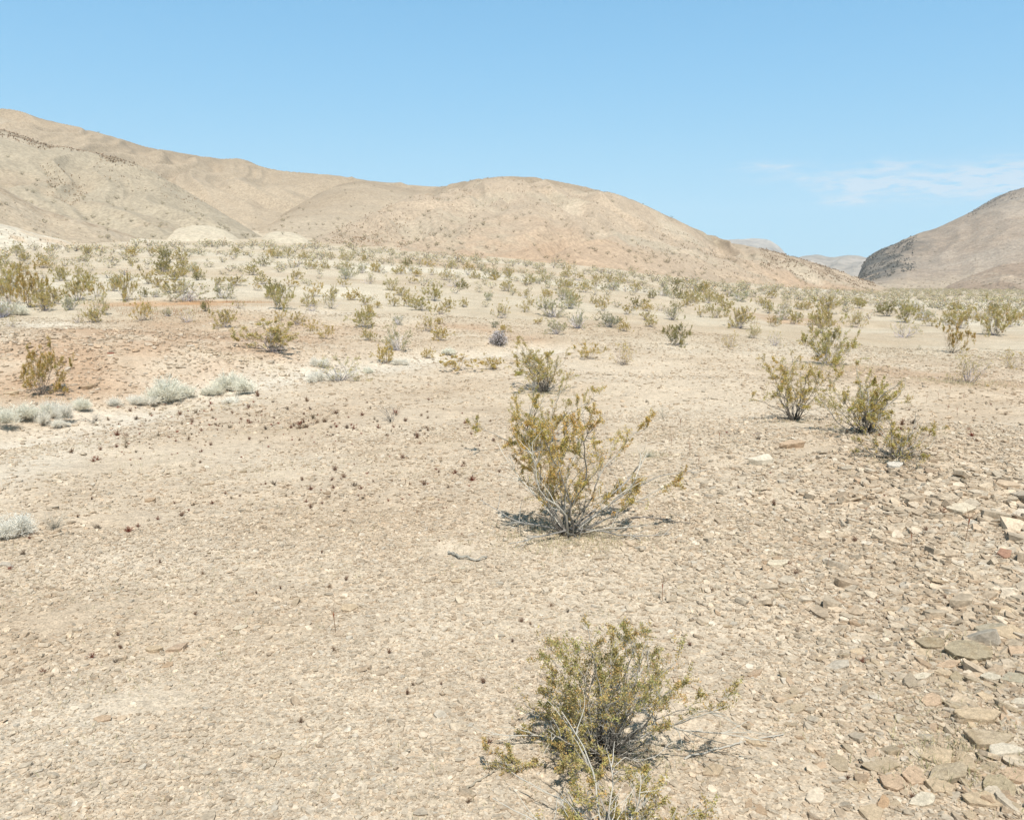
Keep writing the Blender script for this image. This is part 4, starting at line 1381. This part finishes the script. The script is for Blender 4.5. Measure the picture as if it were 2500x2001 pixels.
def build_rubble():
    """Dark broken rock along the crests and ribs of the hills."""
    r = np.random.default_rng(17)
    shapes = stone_shapes(14, 77, (.4, .8), (5, 8))
    VV, TT, CC, off = [], [], [], 0

    def drop(p, size, c):
        nonlocal off
        v, t, fl = shapes[r.integers(0, 14)]
        Rm = rot_matrices(r.uniform(0, 6.28, 1), r.normal(0, .4, 1), r.normal(0, .4, 1))[0]
        P = (v * size) @ Rm.T + p
        VV.append(P)
        TT.append(t + off)
        CC.append(np.repeat(np.asarray(c)[None] * r.uniform(.9, 1.7), len(v), 0))
        off += len(v)
    jobs = (('spur with a dark', -60, 250, .82, 1.0, 1500, .12, .5, (.21, .155, .11)), ('spur with a dark', 200, 420, .5, .95, 500, .1, .35, (.24, .185, .13)), ('spur with a dark', 90, 170, .25, .6, 300, .1, .35, (.25, .19, .13)),
            ('spur with a dark', 228, 275, .78, .95, 260, .15, .55, (.19, .145, .10)), ('long back ridge', 480, 560, .9, 1.0, 420, .15, .5, (.19, .15, .105)), ('long back ridge', 585, 660, .92, 1.0, 330, .15, .5, (.19, .15, .105)),
            ('low reddish', -60, 150, .45, .8, 140, .07, .2, (.27, .21, .15)), ('smooth round topped', 1600, 1840, .4, 1.0, 2300, .12, .45, (.20, .15, .105)), ('smooth round topped', 1340, 1640, .15, .75, 1000, .09, .32, (.25, .19, .135)),
            ('smooth round topped', 700, 1000, .15, .85, 1000, .09, .32, (.25, .19, .135)), ('smooth round topped', 660, 850, .02, .5, 700, .09, .3, (.27, .19, .125)), ('smooth round topped', 1000, 1300, .4, .9, 600, .09, .3, (.25, .19, .135)),
            ('black cliff', 1815, 1930, .2, .95, 1500, .4, 1.5, (.085, .08, .07)), ('black cliff', 2040, 2170, .75, 1.0, 700, .35, 1.3, (.14, .12, .10)))
    for key, p0, p1, t0, t1, num, lo, hi, c in jobs:
        for lab, (V, Tt, px, Cz) in HILLS.items():
            if key not in lab:
                continue
            jj = np.nonzero((px >= p0) & (px <= p1))[0]
            ii = np.nonzero((Tt[:, 0] >= t0) & (Tt[:, 0] < 1.0001) & (Tt[:, 0] <= t1))[0]
            n2 = 0
            tries = 0
            while n2 < num and tries < num * 8:
                tries += 1
                i, j = r.choice(ii), r.choice(jj)
                if noise(px[j] / 17.0, Tt[i, j] * 14.0, 5) < r.uniform(-.35, .45):
                    continue
                drop(V[i, j] + np.array((r.normal(0, .5), r.normal(0, .5), .05)), r.uniform(lo, hi), c)
                n2 += 1
    o = mesh_object('rubble', np.concatenate(VV), np.concatenate(TT), None, np.concatenate(CC), M_STONE)
    tag(o, 'dark broken rock strewn along the ridges, the tail of the dome and the cliff', 'rubble', kind='stuff')


build_rubble()


# white rounded shrubs along the wash
def pale_shrub(seed, n=760, bush=1.0, c=(.97, .945, .87), c0=(.50, .475, .40)):
    r = np.random.default_rng(seed)
    S = Sticks()
    lobes = [(r.normal(0, .24), r.normal(0, .24), r.uniform(.35, .85)) for q in range(6)]
    for k in range(n):
        lx, ly, lr = lobes[r.integers(0, 6)]
        az = r.uniform(0, 6.28)
        lean = math.acos(r.uniform(.05, 1))
        d = np.array((math.sin(lean) * math.cos(az), math.sin(lean) * math.sin(az), math.cos(lean) + .12))
        ln = .5 * r.uniform(.6, 1.1) * (.85 + .3 * float(noise(d[0] * 2.2 + seed, d[1] * 2.2 + d[2] * 1.7, seed)))
        ln *= lr
        P = path(r, (lx, ly, .02), d, ln, 5, .14, .02)
        cc = np.array(c) * r.uniform(.85, 1.15)
        S.tube(P, .0045, .0025, c0, cc, 3)
        for m in range(2):
            i = r.integers(2, 6)
            G = path(r, P[i], d + r.normal(0, .6, 3), ln * r.uniform(.15, .35), 2, .2)
            S.tube(G, .0032, .0018, cc * .9, cc, 3)
        nl = 11
        t = r.integers(3, 6, nl)
        S.leaves(P[t] + r.normal(0, .025, (nl, 3)), P[t] - P[t - 1] + r.normal(0, .05, (nl, 3)), .024 * r.uniform(.6, 1.3, nl), cc * r.uniform(.7, 1.12, (nl, 1)))
    return S.stems_object('twigs', M_DRY, link=False).data, S.leaves_object('dry_leaves', M_DRY, r, link=False, wide=.3).data


PALE = [pale_shrub(300 + i) for i in range(6)]
WHITES = (
    (52, 880, 38, 76, 'round whitish shrub at the head of the wash group, widest of the lower row'),
    (124, 876, 38, 52, 'brightest white domed shrub with a dark foot, beside the wash'),
    (81, 893, 28, 40, 'greenish white low shrub in front of the lower white row'),
    (118, 896, 16, 44, 'flat white scrap of shrub under the brightest domed one'),
    (174, 860, 24, 46, 'thin grey white shrub behind the forked dead wood'),
    (342, 846, 52, 84, 'grey white shrub, tallest of the middle wash clump'),
    (386, 836, 36, 62, 'white shrub on the far side of the middle wash clump'),
    (300, 850, 24, 54, 'low grey shrub with dark twigs before the middle wash clump'),
    (486, 822, 48, 96, 'largest white dome shaped shrub beside the sandy wash'),
    (443, 831, 22, 44, 'small white skirt of shrub beside the largest white dome'),
    (490, 848, 14, 60, 'flat pale tuft in front of the largest white dome'),
    (658, 804, 30, 56, 'white shrub partly hidden by the open grey green bush'),
    (668, 772, 26, 40, 'white plume of shrub behind the open grey green bush'),
    (26, 664, 28, 60, 'whitish shrub under the bushes at the left frame edge'),
    (32, 1126, 52, 100, 'big white shrub cut by the frame edge above a dark bare hollow'),
    (848, 769, 16, 34, 'bright white cushion plant before the yellow green bush'),
    (775, 786, 14, 28, 'little whitish tuft at the tip of the wash'),
    (945, 745, 16, 40, 'white tuft behind the wide low hedge of bushes'),
    (1895, 640, 6, 20, 'white speck of shrub on the far right plain'),
)


def place_whites():
    r = random.Random(4)
    for (px, py, h, w, lab) in WHITES:
        p, d = place(px, py)
        put_shrub(r.choice(PALE), p, lab, w * d / F / .88, h * d / F / .42, r.uniform(0, 6.28), (1, .98, .95) if r.random() < .6 else (.97, .96, .90), group='white rounded shrubs along the wash', name='white_shrub', names=('twigs', 'dry_leaves'))
    # pinkish flowering shrub
    rr = np.random.default_rng(8)
    S = Sticks()
    for k in range(260):
        az, lean = rr.uniform(0, 6.28), math.acos(rr.uniform(.1, 1))
        dd = np.array((math.sin(lean) * math.cos(az), math.sin(lean) * math.sin(az), math.cos(lean) + .1))
        P = path(rr, (0, 0, 0), dd, .5 * rr.uniform(.8, 1.05), 4, .1)
        S.tube(P, .008, .005, (.16, .14, .12), (.42, .38, .35), 3)
        S.leaves(P[3:5] + rr.normal(0, .02, (2, 3)), rr.normal(0, 1, (2, 3)), np.array((.06, .05)), np.array([(.72, .64, .64), (.8, .75, .76)]))
    p, d = place(1050, 727)
    put_shrub((S.stems_object('twigs', M_DRY, link=False).data, S.leaves_object('flowers', M_DRY, rr, link=False).data), p, 'grey mound shrub flecked with pinkish white flowers on the stony rise', 46 * d / F, 34 * d / F / .52, 0, group=None, name='flowering_shrub', names=('twigs', 'flowers'))


place_whites()


def dead_shrub(px, py, h, w, label, seed, n=9, c0=(.12, .105, .09), c1=(.30, .275, .24), curl=.0, thick=.012, lean_max=1.2):
    r = np.random.default_rng(seed)
    S = Sticks()
    for k in range(n):
        az = r.uniform(0, 6.28)
        lean = r.uniform(.15, lean_max)
        P = path(r, (0, 0, 0), (math.sin(lean) * math.cos(az), math.sin(lean) * math.sin(az), math.cos(lean)), r.uniform(.7, 1.1), 9, .15, .02, curl)
        S.tube(P, thick, thick * .3, c0, c1, 4)
        for m in range(5):
            i = r.integers(2, 9)
            G = path(r, P[i], P[i] - P[i - 1] + r.normal(0, .07, 3), r.uniform(.2, .5), 5, .2, .03, curl)
            S.tube(G, thick * .45, thick * .15, c1, c1, 3)
    p, d = place(px, py)
    o = S.stems_object('dead_shrub', M_BARK)
    o.location = p
    s = w * d / F / 1.5
    o.scale = (s, s, h * d / F / 1.0)
    tag(o, label, 'dead shrub')
    return o


dead_shrub(822, 888, 46, 80, 'leafless dark branching shrub standing alone on open gravel', 1, 8)
dead_shrub(1396, 882, 40, 44, 'few curved leafless stalks of a dead plant on pale gravel', 2, 5, (.2, .18, .14), (.42, .39, .31), .25)
dead_shrub(1318, 834, 16, 30, 'thin leafless twigs beyond the central bushes', 3, 5, (.3, .27, .22), (.4, .36, .3))
dead_shrub(112, 1112, 34, 70, 'grey leafless fan of twigs beside the big white shrub', 4, 26, (.22, .2, .16), (.36, .34, .28), .05, .008)
dead_shrub(196, 890, 28, 54, 'forked grey dead wood lying by the wash', 5, 5, (.33, .3, .25), (.38, .35, .3), .1, .022, 1.4)
dead_shrub(1366, 962, 18, 44, 'low grey green matted plant right of the central bush', 6, 24, (.12, .13, .09), (.34, .36, .27), .0, .010, 1.45)
dead_shrub(910, 972, 8, 16, 'small dark grey sprig on the sandy gravel', 7, 10, (.1, .1, .09), (.22, .22, .2))
dead_shrub(1680, 1330, 26, 40, 'brittle brown twigs caught on a stone beside the nearest bush', 8, 8, (.15, .1, .07), (.26, .2, .15), .1)


def fallen(points, label, r0, r1, c, twigs=4, seed=1):
    r = np.random.default_rng(seed)
    P = []
    for (px, py) in points:
        p, d = place(px, py)
        P.append(np.array(p) + np.array((0, 0, r0 * 1.6)))
    P = np.array(P)
    n = len(P)
    t = np.linspace(0, n - 1, n * 5)
    Q = np.stack([np.interp(t, np.arange(n), P[:, k]) for k in range(3)], -1) + r.normal(0, r0 * .5, (len(t), 3))
    org = P[0].copy()
    S = Sticks()
    S.tube(Q - org, r0, r1, c, np.array(c) * 1.2, 6)
    for k in range(twigs):
        i = r.integers(len(Q) // 4, len(Q))
        dd = Q[i] - Q[i - 1] + r.normal(0, .03, 3)
        dd[2] = abs(dd[2]) + .01
        S.tube(path(r, Q[i] - org, dd, np.linalg.norm(Q[-1] - Q[0]) * r.uniform(.1, .3), 5, .15), r1 * .8, r1 * .3, c, c, 4)
    o = S.stems_object('fallen_stick', M_BARK)
    o.location = org
    tag(o, label, 'stick')


fallen([(943, 1165), (958, 1172), (968, 1178), (985, 1177), (1005, 1183), (1026, 1176)], 'crooked grey dead stick lying alone on the gravel', .014, .007, (.27, .25, .21), 3, 3)
fallen([(972, 1672), (1000, 1650), (1035, 1630), (1075, 1612)], 'slender brown twig pointing to the bush at the bottom', .007, .003, (.30, .26, .2), 3, 4)
fallen([(1330, 1093), (1370, 1091), (1410, 1098), (1452, 1106)], 'long dark twig trailing off the foot of the tall sparse bush', .011, .004, (.16, .14, .12), 5, 5)
fallen([(1440, 1600), (1520, 1578), (1590, 1560), (1650, 1548)], 'thin straggling branch on the ground right of the nearest bush', .007, .003, (.36, .33, .28), 6, 6)


# ------------------------------------------------------------------ small dried plants
def tuft_mesh(seed, c):
    r = np.random.default_rng(seed)
    S = Sticks()
    for k in range(30):
        az, lean = r.uniform(0, 6.28), r.uniform(0, 1.1)
        P = path(r, r.normal(0, .08, 3) * np.array((1, 1, 0)), (math.sin(lean) * math.cos(az), math.sin(lean) * math.sin(az), math.cos(lean)), r.uniform(.5, 1.0), 3, .15)
        S.tube(P, .034, .014, np.array(c) * .8, np.array(c) * r.uniform(.8, 1.35), 3)
    return S.stems_object('dried_tuft', M_DRY, link=False).data


TUFT = [tuft_mesh(i, c) for i, c in enumerate(((.30, .14, .09), (.30, .18, .12), (.34, .23, .15), (.37, .29, .20), (.24, .18, .13), (.33, .11, .07)))]
TUFT_C = ('dark red', 'dark brown', 'brown', 'dull tan', 'blackish', 'crimson brown')


def tufts():
    r = random.Random(12)
    big = ((271, 1120, 20, 5), (383, 1087, 20, 1), (290, 1110, 12, 0), (204, 1113, 16, 4), (63, 1135, 10, 0), (71, 1128, 12, 0), (50, 1168, 16, 4), (21, 1200, 12, 5), (336, 1187, 14, 1), (194, 1386, 18, 5), (255, 1366, 16, 1), (244, 1396, 16, 4), (92, 1416, 18, 0),
           (248, 1338, 14, 1), (411, 1295, 14, 1), (633, 1522, 20, 2), (704, 1372, 18, 2), (819, 1376, 18, 1), (1030, 1565, 22, 0), (857, 1462, 18, 1), (870, 1444, 14, 2), (928, 1442, 14, 1), (1018, 1438, 22, 1), (1098, 1310, 18, 1), (1117, 1315, 14, 2), (1078, 1352, 16, 1),
           (590, 1240, 12, 1), (693, 1238, 14, 2), (729, 1222, 16, 1), (540, 1250, 10, 1), (986, 1690, 24, 2), (1453, 1360, 18, 1), (1521, 1380, 14, 2), (1160, 1278, 18, 2), (1195, 1290, 12, 4), (677, 1165, 10, 1), (760, 1030, 12, 0), (655, 1070, 14, 1), (427, 1210, 12, 2),
           (1676, 1210, 18, 1), (1715, 1120, 16, 4), (1800, 1140, 16, 1), (1833, 1200, 14, 1), (1740, 1155, 12, 1), (1776, 1140, 12, 4), (1660, 1190, 12, 0), (1590, 1262, 12, 1), (1500, 1245, 14, 2), (1850, 1270, 12, 0), (1950, 1120, 16, 1), (1985, 1080, 14, 0), (2140, 1095, 18, 0), (1990, 1262, 16, 1),
           (1815, 1395, 18, 0), (2060, 1330, 18, 2), (2120, 1420, 16, 4), (1785, 1640, 18, 1), (1920, 1680, 18, 1))
    n = 0

    def put(px, py, size, k, lab):
        q = place(px, py)
        if q is None:
            return 0
        p, d = q
        o = bpy.data.objects.new('dried_tuft', TUFT[k])
        COL.objects.link(o)
        s = size * d / F / 1.25
        o.location = p + Vector((0, 0, .004))
        o.scale = (s * r.uniform(.8, 1.2), s, s * r.uniform(.75, 1.1))
        o.rotation_euler = (0, 0, r.uniform(0, 6.28))
        tag(o, lab, 'dried plant', 'small dried plants dotting the gravel')
        return 1
    place_words = ((0, 600, 0, 1000, 'below the white shrubs of the wash'), (0, 600, 1000, 1230, 'in the dotted line on open gravel'), (0, 600, 1230, 1800, 'on the near gravel around the pink slab'), (600, 1060, 0, 1000, 'around the leafless dark shrub'), (600, 1060, 1000, 1160, 'in the dotted line before the central bush'),
                   (600, 1060, 1160, 1400, 'on the gravel around the dead stick'), (600, 1060, 1400, 1800, 'on the near gravel before the nearest bush'), (1060, 1480, 0, 1800, 'between the central and the nearest bush'), (1480, 3000, 0, 1150, 'high on the stony slope'), (1480, 3000, 1150, 1350, 'midway on the stony slope'), (1480, 3000, 1350, 1800, 'among the slabs low on the slope'))

    def words(px, py):
        return next(t for a, b, c, d, t in place_words if a <= px < b and c <= py < d)
    for px, py, s, k in big:
        n += put(px, py, s, k, f'{"large" if s > 17 else "middling"} {TUFT_C[k]} dried tuft {words(px, py)}')
    clusters = ((560, 880, 170, 22, 60), (800, 895, 120, 20, 26), (420, 905, 130, 26, 30), (250, 940, 90, 25, 14), (700, 1022, 130, 16, 30), (960, 990, 70, 18, 14), (450, 1060, 150, 22, 16), (1000, 930, 60, 20, 6), (1850, 1100, 200, 60, 16), (2000, 900, 140, 25, 18), (1700, 1000, 150, 40, 10), (520, 990, 160, 14, 10))
    for cx, cy, sx, sy, num in clusters:
        for k in range(num):
            px, py = r.gauss(cx, sx), r.gauss(cy - (0), sy)
            if not (5 < px < 2150):
                continue
            q = r.choices(range(6), (.2, .3, .2, .12, .12, .06))[0]
            n += put(px, py, min(19, 9.8 * r.lognormvariate(0, .38)), q, f'tiny {TUFT_C[q]} dried tuft {words(px, py)}')
            if n >= 296:
                break
    # past what is worth counting: the finest dots as one mass
    V0 = []
    for me in TUFT:
        v = np.empty(len(me.vertices) * 3, np.float32)
        me.vertices.foreach_get('co', v)
        q = np.empty(len(me.loops), np.int32)
        me.loops.foreach_get('vertex_index', q)
        c = np.empty(len(me.vertices) * 4, np.float32)
        me.color_attributes['Col'].data.foreach_get('color', c)
        V0.append((v.reshape(-1, 3), q.reshape(-1, 4), c.reshape(-1, 4)[:, :3]))
    VV, QQ, CC, off = [], [], [], 0
    for cx, cy, sx, sy, num in ((500, 890, 200, 26, 130), (760, 930, 160, 40, 60), (300, 920, 120, 30, 40), (800, 1030, 170, 24, 40), (1850, 1120, 220, 90, 60), (2000, 900, 150, 30, 40), (1500, 1200, 200, 100, 30), (700, 1250, 400, 120, 40)):
        for k in range(num):
            q = place(r.gauss(cx, sx), r.gauss(cy, sy))
            if q is None:
                continue
            p, d = q
            v, f, c = V0[r.randrange(6)]
            sz = r.uniform(4.5, 8) * d / F / 1.4
            VV.append(v * sz + np.array(p))
            QQ.append(f + off)
            CC.append(c)
            off += len(v)
    o = mesh_object('dried_weeds', np.concatenate(VV), None, np.concatenate(QQ), np.concatenate(CC), M_DRY)
    tag(o, 'finest brown specks of dried weeds between the stones', 'weeds', kind='stuff')


tufts()


def stalk(px, py, hpx, label, seed, lean=0.0):
    """Dry flower stalk: thin stem, swollen reddish node, forking hair-thin top."""
    r = np.random.default_rng(seed)
    p, d = place(px, py)
    h = hpx * d / F
    root = empty('flower_stalk', p)
    S = Sticks()
    P = path(r, (0, 0, 0), (lean, 0, 1), h * .62, 6, .03)
    S.tube(P, h * .010, h * .008, (.36, .25, .16), (.34, .17, .10), 5)
    S.stems_object('stem', M_DRY, root)
    B = Sticks()
    e = P[-1]
    i = len(P) - 2
    B.tube(np.stack([P[i], P[i] + (e - P[i]) * .3, P[i] + (e - P[i]) * .7, e]), h * .012, h * .02, (.36, .13, .07), (.36, .12, .06), 6)
    B.tube(np.stack([e - (e - P[i]) * .05, e + (e - P[i]) * .25]), h * .02, h * .006, (.36, .12, .06), (.36, .14, .08), 6)
    B.stems_object('swollen_node', M_DRY, root)
    Tt = Sticks()
    for k in range(6):
        G = path(r, e, (r.normal(0, .55) + lean, r.normal(0, .55), .8), h * r.uniform(.25, .42), 4, .1)
        Tt.tube(G, h * .006, h * .003, (.38, .22, .14), (.45, .33, .22), 3)
        G2 = path(r, G[2], (r.normal(0, .6), r.normal(0, .6), .6), h * .18, 3, .1)
        Tt.tube(G2, h * .004, h * .002, (.42, .28, .18), (.48, .36, .25), 3)
    Tt.stems_object('top_twigs', M_DRY, root)
    tag(root, label, 'dry stalk', 'reddish dry flower stalks on the gravel')


for i, a in enumerate((
    (707, 1335, 78, 'lone reddish stalk rising from the left open gravel'), (1395, 1270, 66, 'thin reddish stalk behind the nearest bush'), (2032, 1142, 74, 'tall tan stalk crossing the slab with the red undercut'), (1918, 1160, 50, 'forked brown stalk below the tall tan stalk'),
    (1742, 1195, 48, 'pale forked stalk in the middle of the stony slope'), (1452, 962, 40, 'short red stalk right of the central bush'), (1432, 905, 34, 'brown stalk near the curved dead stalks'), (1413, 945, 32, 'thin red stalk beside the matted grey plant'),
    (1470, 985, 32, 'deep red spike of a stalk on brown gravel'), (1515, 935, 36, 'brown stalk between the central bush and the yellow bush'), (1950, 850, 22, 'small red stalk behind the wide olive bush'), (1975, 842, 20, 'red stalk next to the smallest red one'), (2030, 850, 24, 'red leaning stalk under the twiggy dark bush'),
    (1995, 870, 22, 'red stalk in the row below the twiggy dark bush'), (2000, 830, 20, 'faint red stalk at the grass skirt of the twiggy bush'), (2015, 880, 28, 'bright red stalk lowest of the red row'), (1930, 905, 26, 'brown leaning stalk past the smaller brown stemmed bush'), (1535, 900, 24, 'faint brown stalk on the sand beyond'),
)):
    stalk(a[0], a[1], a[2], a[3], 400 + i, (-.04, .02, .05, -.02, .06, .0)[i % 6])


def grass():
    """Straw coloured grass: skirts round the shrubs, wisps between the stones."""
    r = np.random.default_rng(31)
    P, Hh, Cc = [], [], []

    def add(x, y, h, c):
        P.append(np.stack([x, y], -1))
        Hh.append(h)
        Cc.append(c)
    straw = np.array([(.52, .44, .26), (.46, .40, .25), (.55, .48, .33), (.40, .37, .21)])
    for (px, py, w, dep, n, hh) in ((1195, 1125, 150, 26, 1500, .10), (1240, 1140, 190, 20, 900, .07), (1290, 1590, 190, 40, 900, .07), (1744, 772, 130, 6, 1100, .16), (2039, 808, 110, 7, 1000, .14), (1885, 970, 70, 10, 350, .1), (1820, 914, 90, 10, 500, .1), (1145, 830, 60, 6, 350, .12), (1673, 888, 60, 6, 200, .1),
                                   (1380, 960, 60, 8, 300, .08), (420, 862, 120, 8, 500, .1), (520, 760, 140, 8, 400, .12), (1330, 1000, 120, 30, 300, .08), (90, 838, 70, 6, 250, .1), (2010, 1610, 160, 60, 700, .10), (1990, 1370, 110, 30, 350, .09), (2000, 1500, 140, 60, 350, .09)):
        p, d = place(px, py)
        p2 = place(px, py - dep)
        sy = max((p2[1] - d), .15)
        x = r.normal(p.x, w * d / F * .5, n)
        y = r.normal(p.y, sy * .6, n)
        add(x, y, r.uniform(.4, 1.1, n) * hh * .8, straw[r.integers(0, 4, n)])
    n = 8000
    d = np.sqrt(r.uniform(3.4 ** 2, 16 ** 2, n))
    a = r.uniform(-.62, .62, n)
    x, y = d * np.sin(a), d * np.cos(a)
    k = fbm(x / 1.6, y / 1.6, 91, 3) > .12
    x, y = x[k], y[k]
    cl = np.repeat(np.arange(len(x)), 3)
    add(x[cl] + r.normal(0, .03, len(cl)), y[cl] + r.normal(0, .03, len(cl)), r.uniform(.02, .065, len(cl)), straw[r.integers(0, 4, len(cl))])
    P, Hh, Cc = np.concatenate(P), np.concatenate(Hh), np.concatenate(Cc)
    n = len(P)
    B = np.stack([P[:, 0], P[:, 1], ground_z(P[:, 0], P[:, 1]) - .005], -1)
    dirv = np.stack([r.normal(0, .45, n), r.normal(0, .45, n), np.ones(n)], -1)
    dirv /= np.linalg.norm(dirv, axis=1)[:, None]
    th = r.uniform(0, 6.28, n)
    side = np.stack([np.cos(th), np.sin(th), np.zeros(n)], -1) * np.clip(Hh * .035, .0016, .006)[:, None]
    bend = np.stack([r.normal(0, .25, n), r.normal(0, .25, n), np.zeros(n)], -1)
    mid = B + dirv * Hh[:, None] * .55
    tip = B + dirv * Hh[:, None] + bend * Hh[:, None]
    V = np.stack([B - side, B + side, mid + side * .8, mid - side * .8, tip], 1).reshape(-1, 3)
    i = np.arange(n) * 5
    Q = np.stack([i, i + 1, i + 2, i + 3], -1)
    T = np.stack([i + 3, i + 2, i + 4], -1)
    o = mesh_object('dry_grass', V, T, Q, np.repeat(Cc, 5, 0), M_DRY)
    tag(o, 'straw coloured dry grass wisps between stones and round the shrubs', 'grass', kind='stuff')
    # rust red dry weeds on the bank
    P = []
    for (px, py, w, dep, n) in ((330, 660, 110, 10, 900), (420, 655, 120, 8, 800), (250, 650, 60, 5, 300), (460, 637, 100, 2, 700), (330, 632, 50, 2, 300)):
        p, d = place(px, py)
        p2 = place(px, py - dep)
        P.append(np.stack([r.normal(p.x, w * d / F * .5, n), r.normal(p.y, max(p2[1] - d, .3) * .7, n)], -1))
    P = np.concatenate(P)
    P = P[fbm(P[:, 0] / 1.1, P[:, 1] / 1.1, 95, 3) > -.05]
    n = len(P)
    B = np.stack([P[:, 0], P[:, 1], ground_z(P[:, 0], P[:, 1]) - .01], -1)
    Hh = r.uniform(.04, .15, n)
    th = r.uniform(0, 6.28, n)
    side = np.stack([np.cos(th), np.sin(th), np.zeros(n)], -1) * .006
    tip = B + np.stack([r.normal(0, .25, n), r.normal(0, .25, n), np.ones(n)], -1) * Hh[:, None]
    V = np.stack([B - side, B + side, tip + side * .6, tip - side * .6], 1).reshape(-1, 3)
    Cc = np.array([(.44, .27, .16), (.40, .22, .12), (.47, .34, .22)])[r.integers(0, 3, n)]
    o = mesh_object('red_weeds', V, None, np.arange(n * 4).reshape(-1, 4), np.repeat(Cc, 4, 0), M_DRY)
    tag(o, 'rust red dry weeds in a band on the bank beyond the wash', 'weeds', kind='stuff')


grass()


# ------------------------------------------------------------------ the dry air
def build_haze():
    V = np.array([(x, y, z) for x in (-4800, 4800) for y in (-4800, 4800) for z in (-14, 420)], float)
    Q = [(0, 1, 3, 2), (4, 6, 7, 5), (0, 4, 5, 1), (2, 3, 7, 6), (0, 2, 6, 4), (1, 5, 7, 3)]
    m, T = material('dry_air')
    out = nd(T, 'ShaderNodeOutputMaterial')
    v = nd(T, 'ShaderNodeVolumePrincipled', inp={'Density': HAZE, 'Anisotropy': .0})
    v.inputs['Color'].default_value = (.80, .90, .98, 1)
    T.links.new(v.outputs[0], out.inputs['Volume'])
    o = mesh_object('haze', V, None, Q, None, m)
    tag(o, 'thin pale haze filling the air toward the far mountains', 'haze', kind='stuff')


HAZE = 1.1e-4
build_haze()
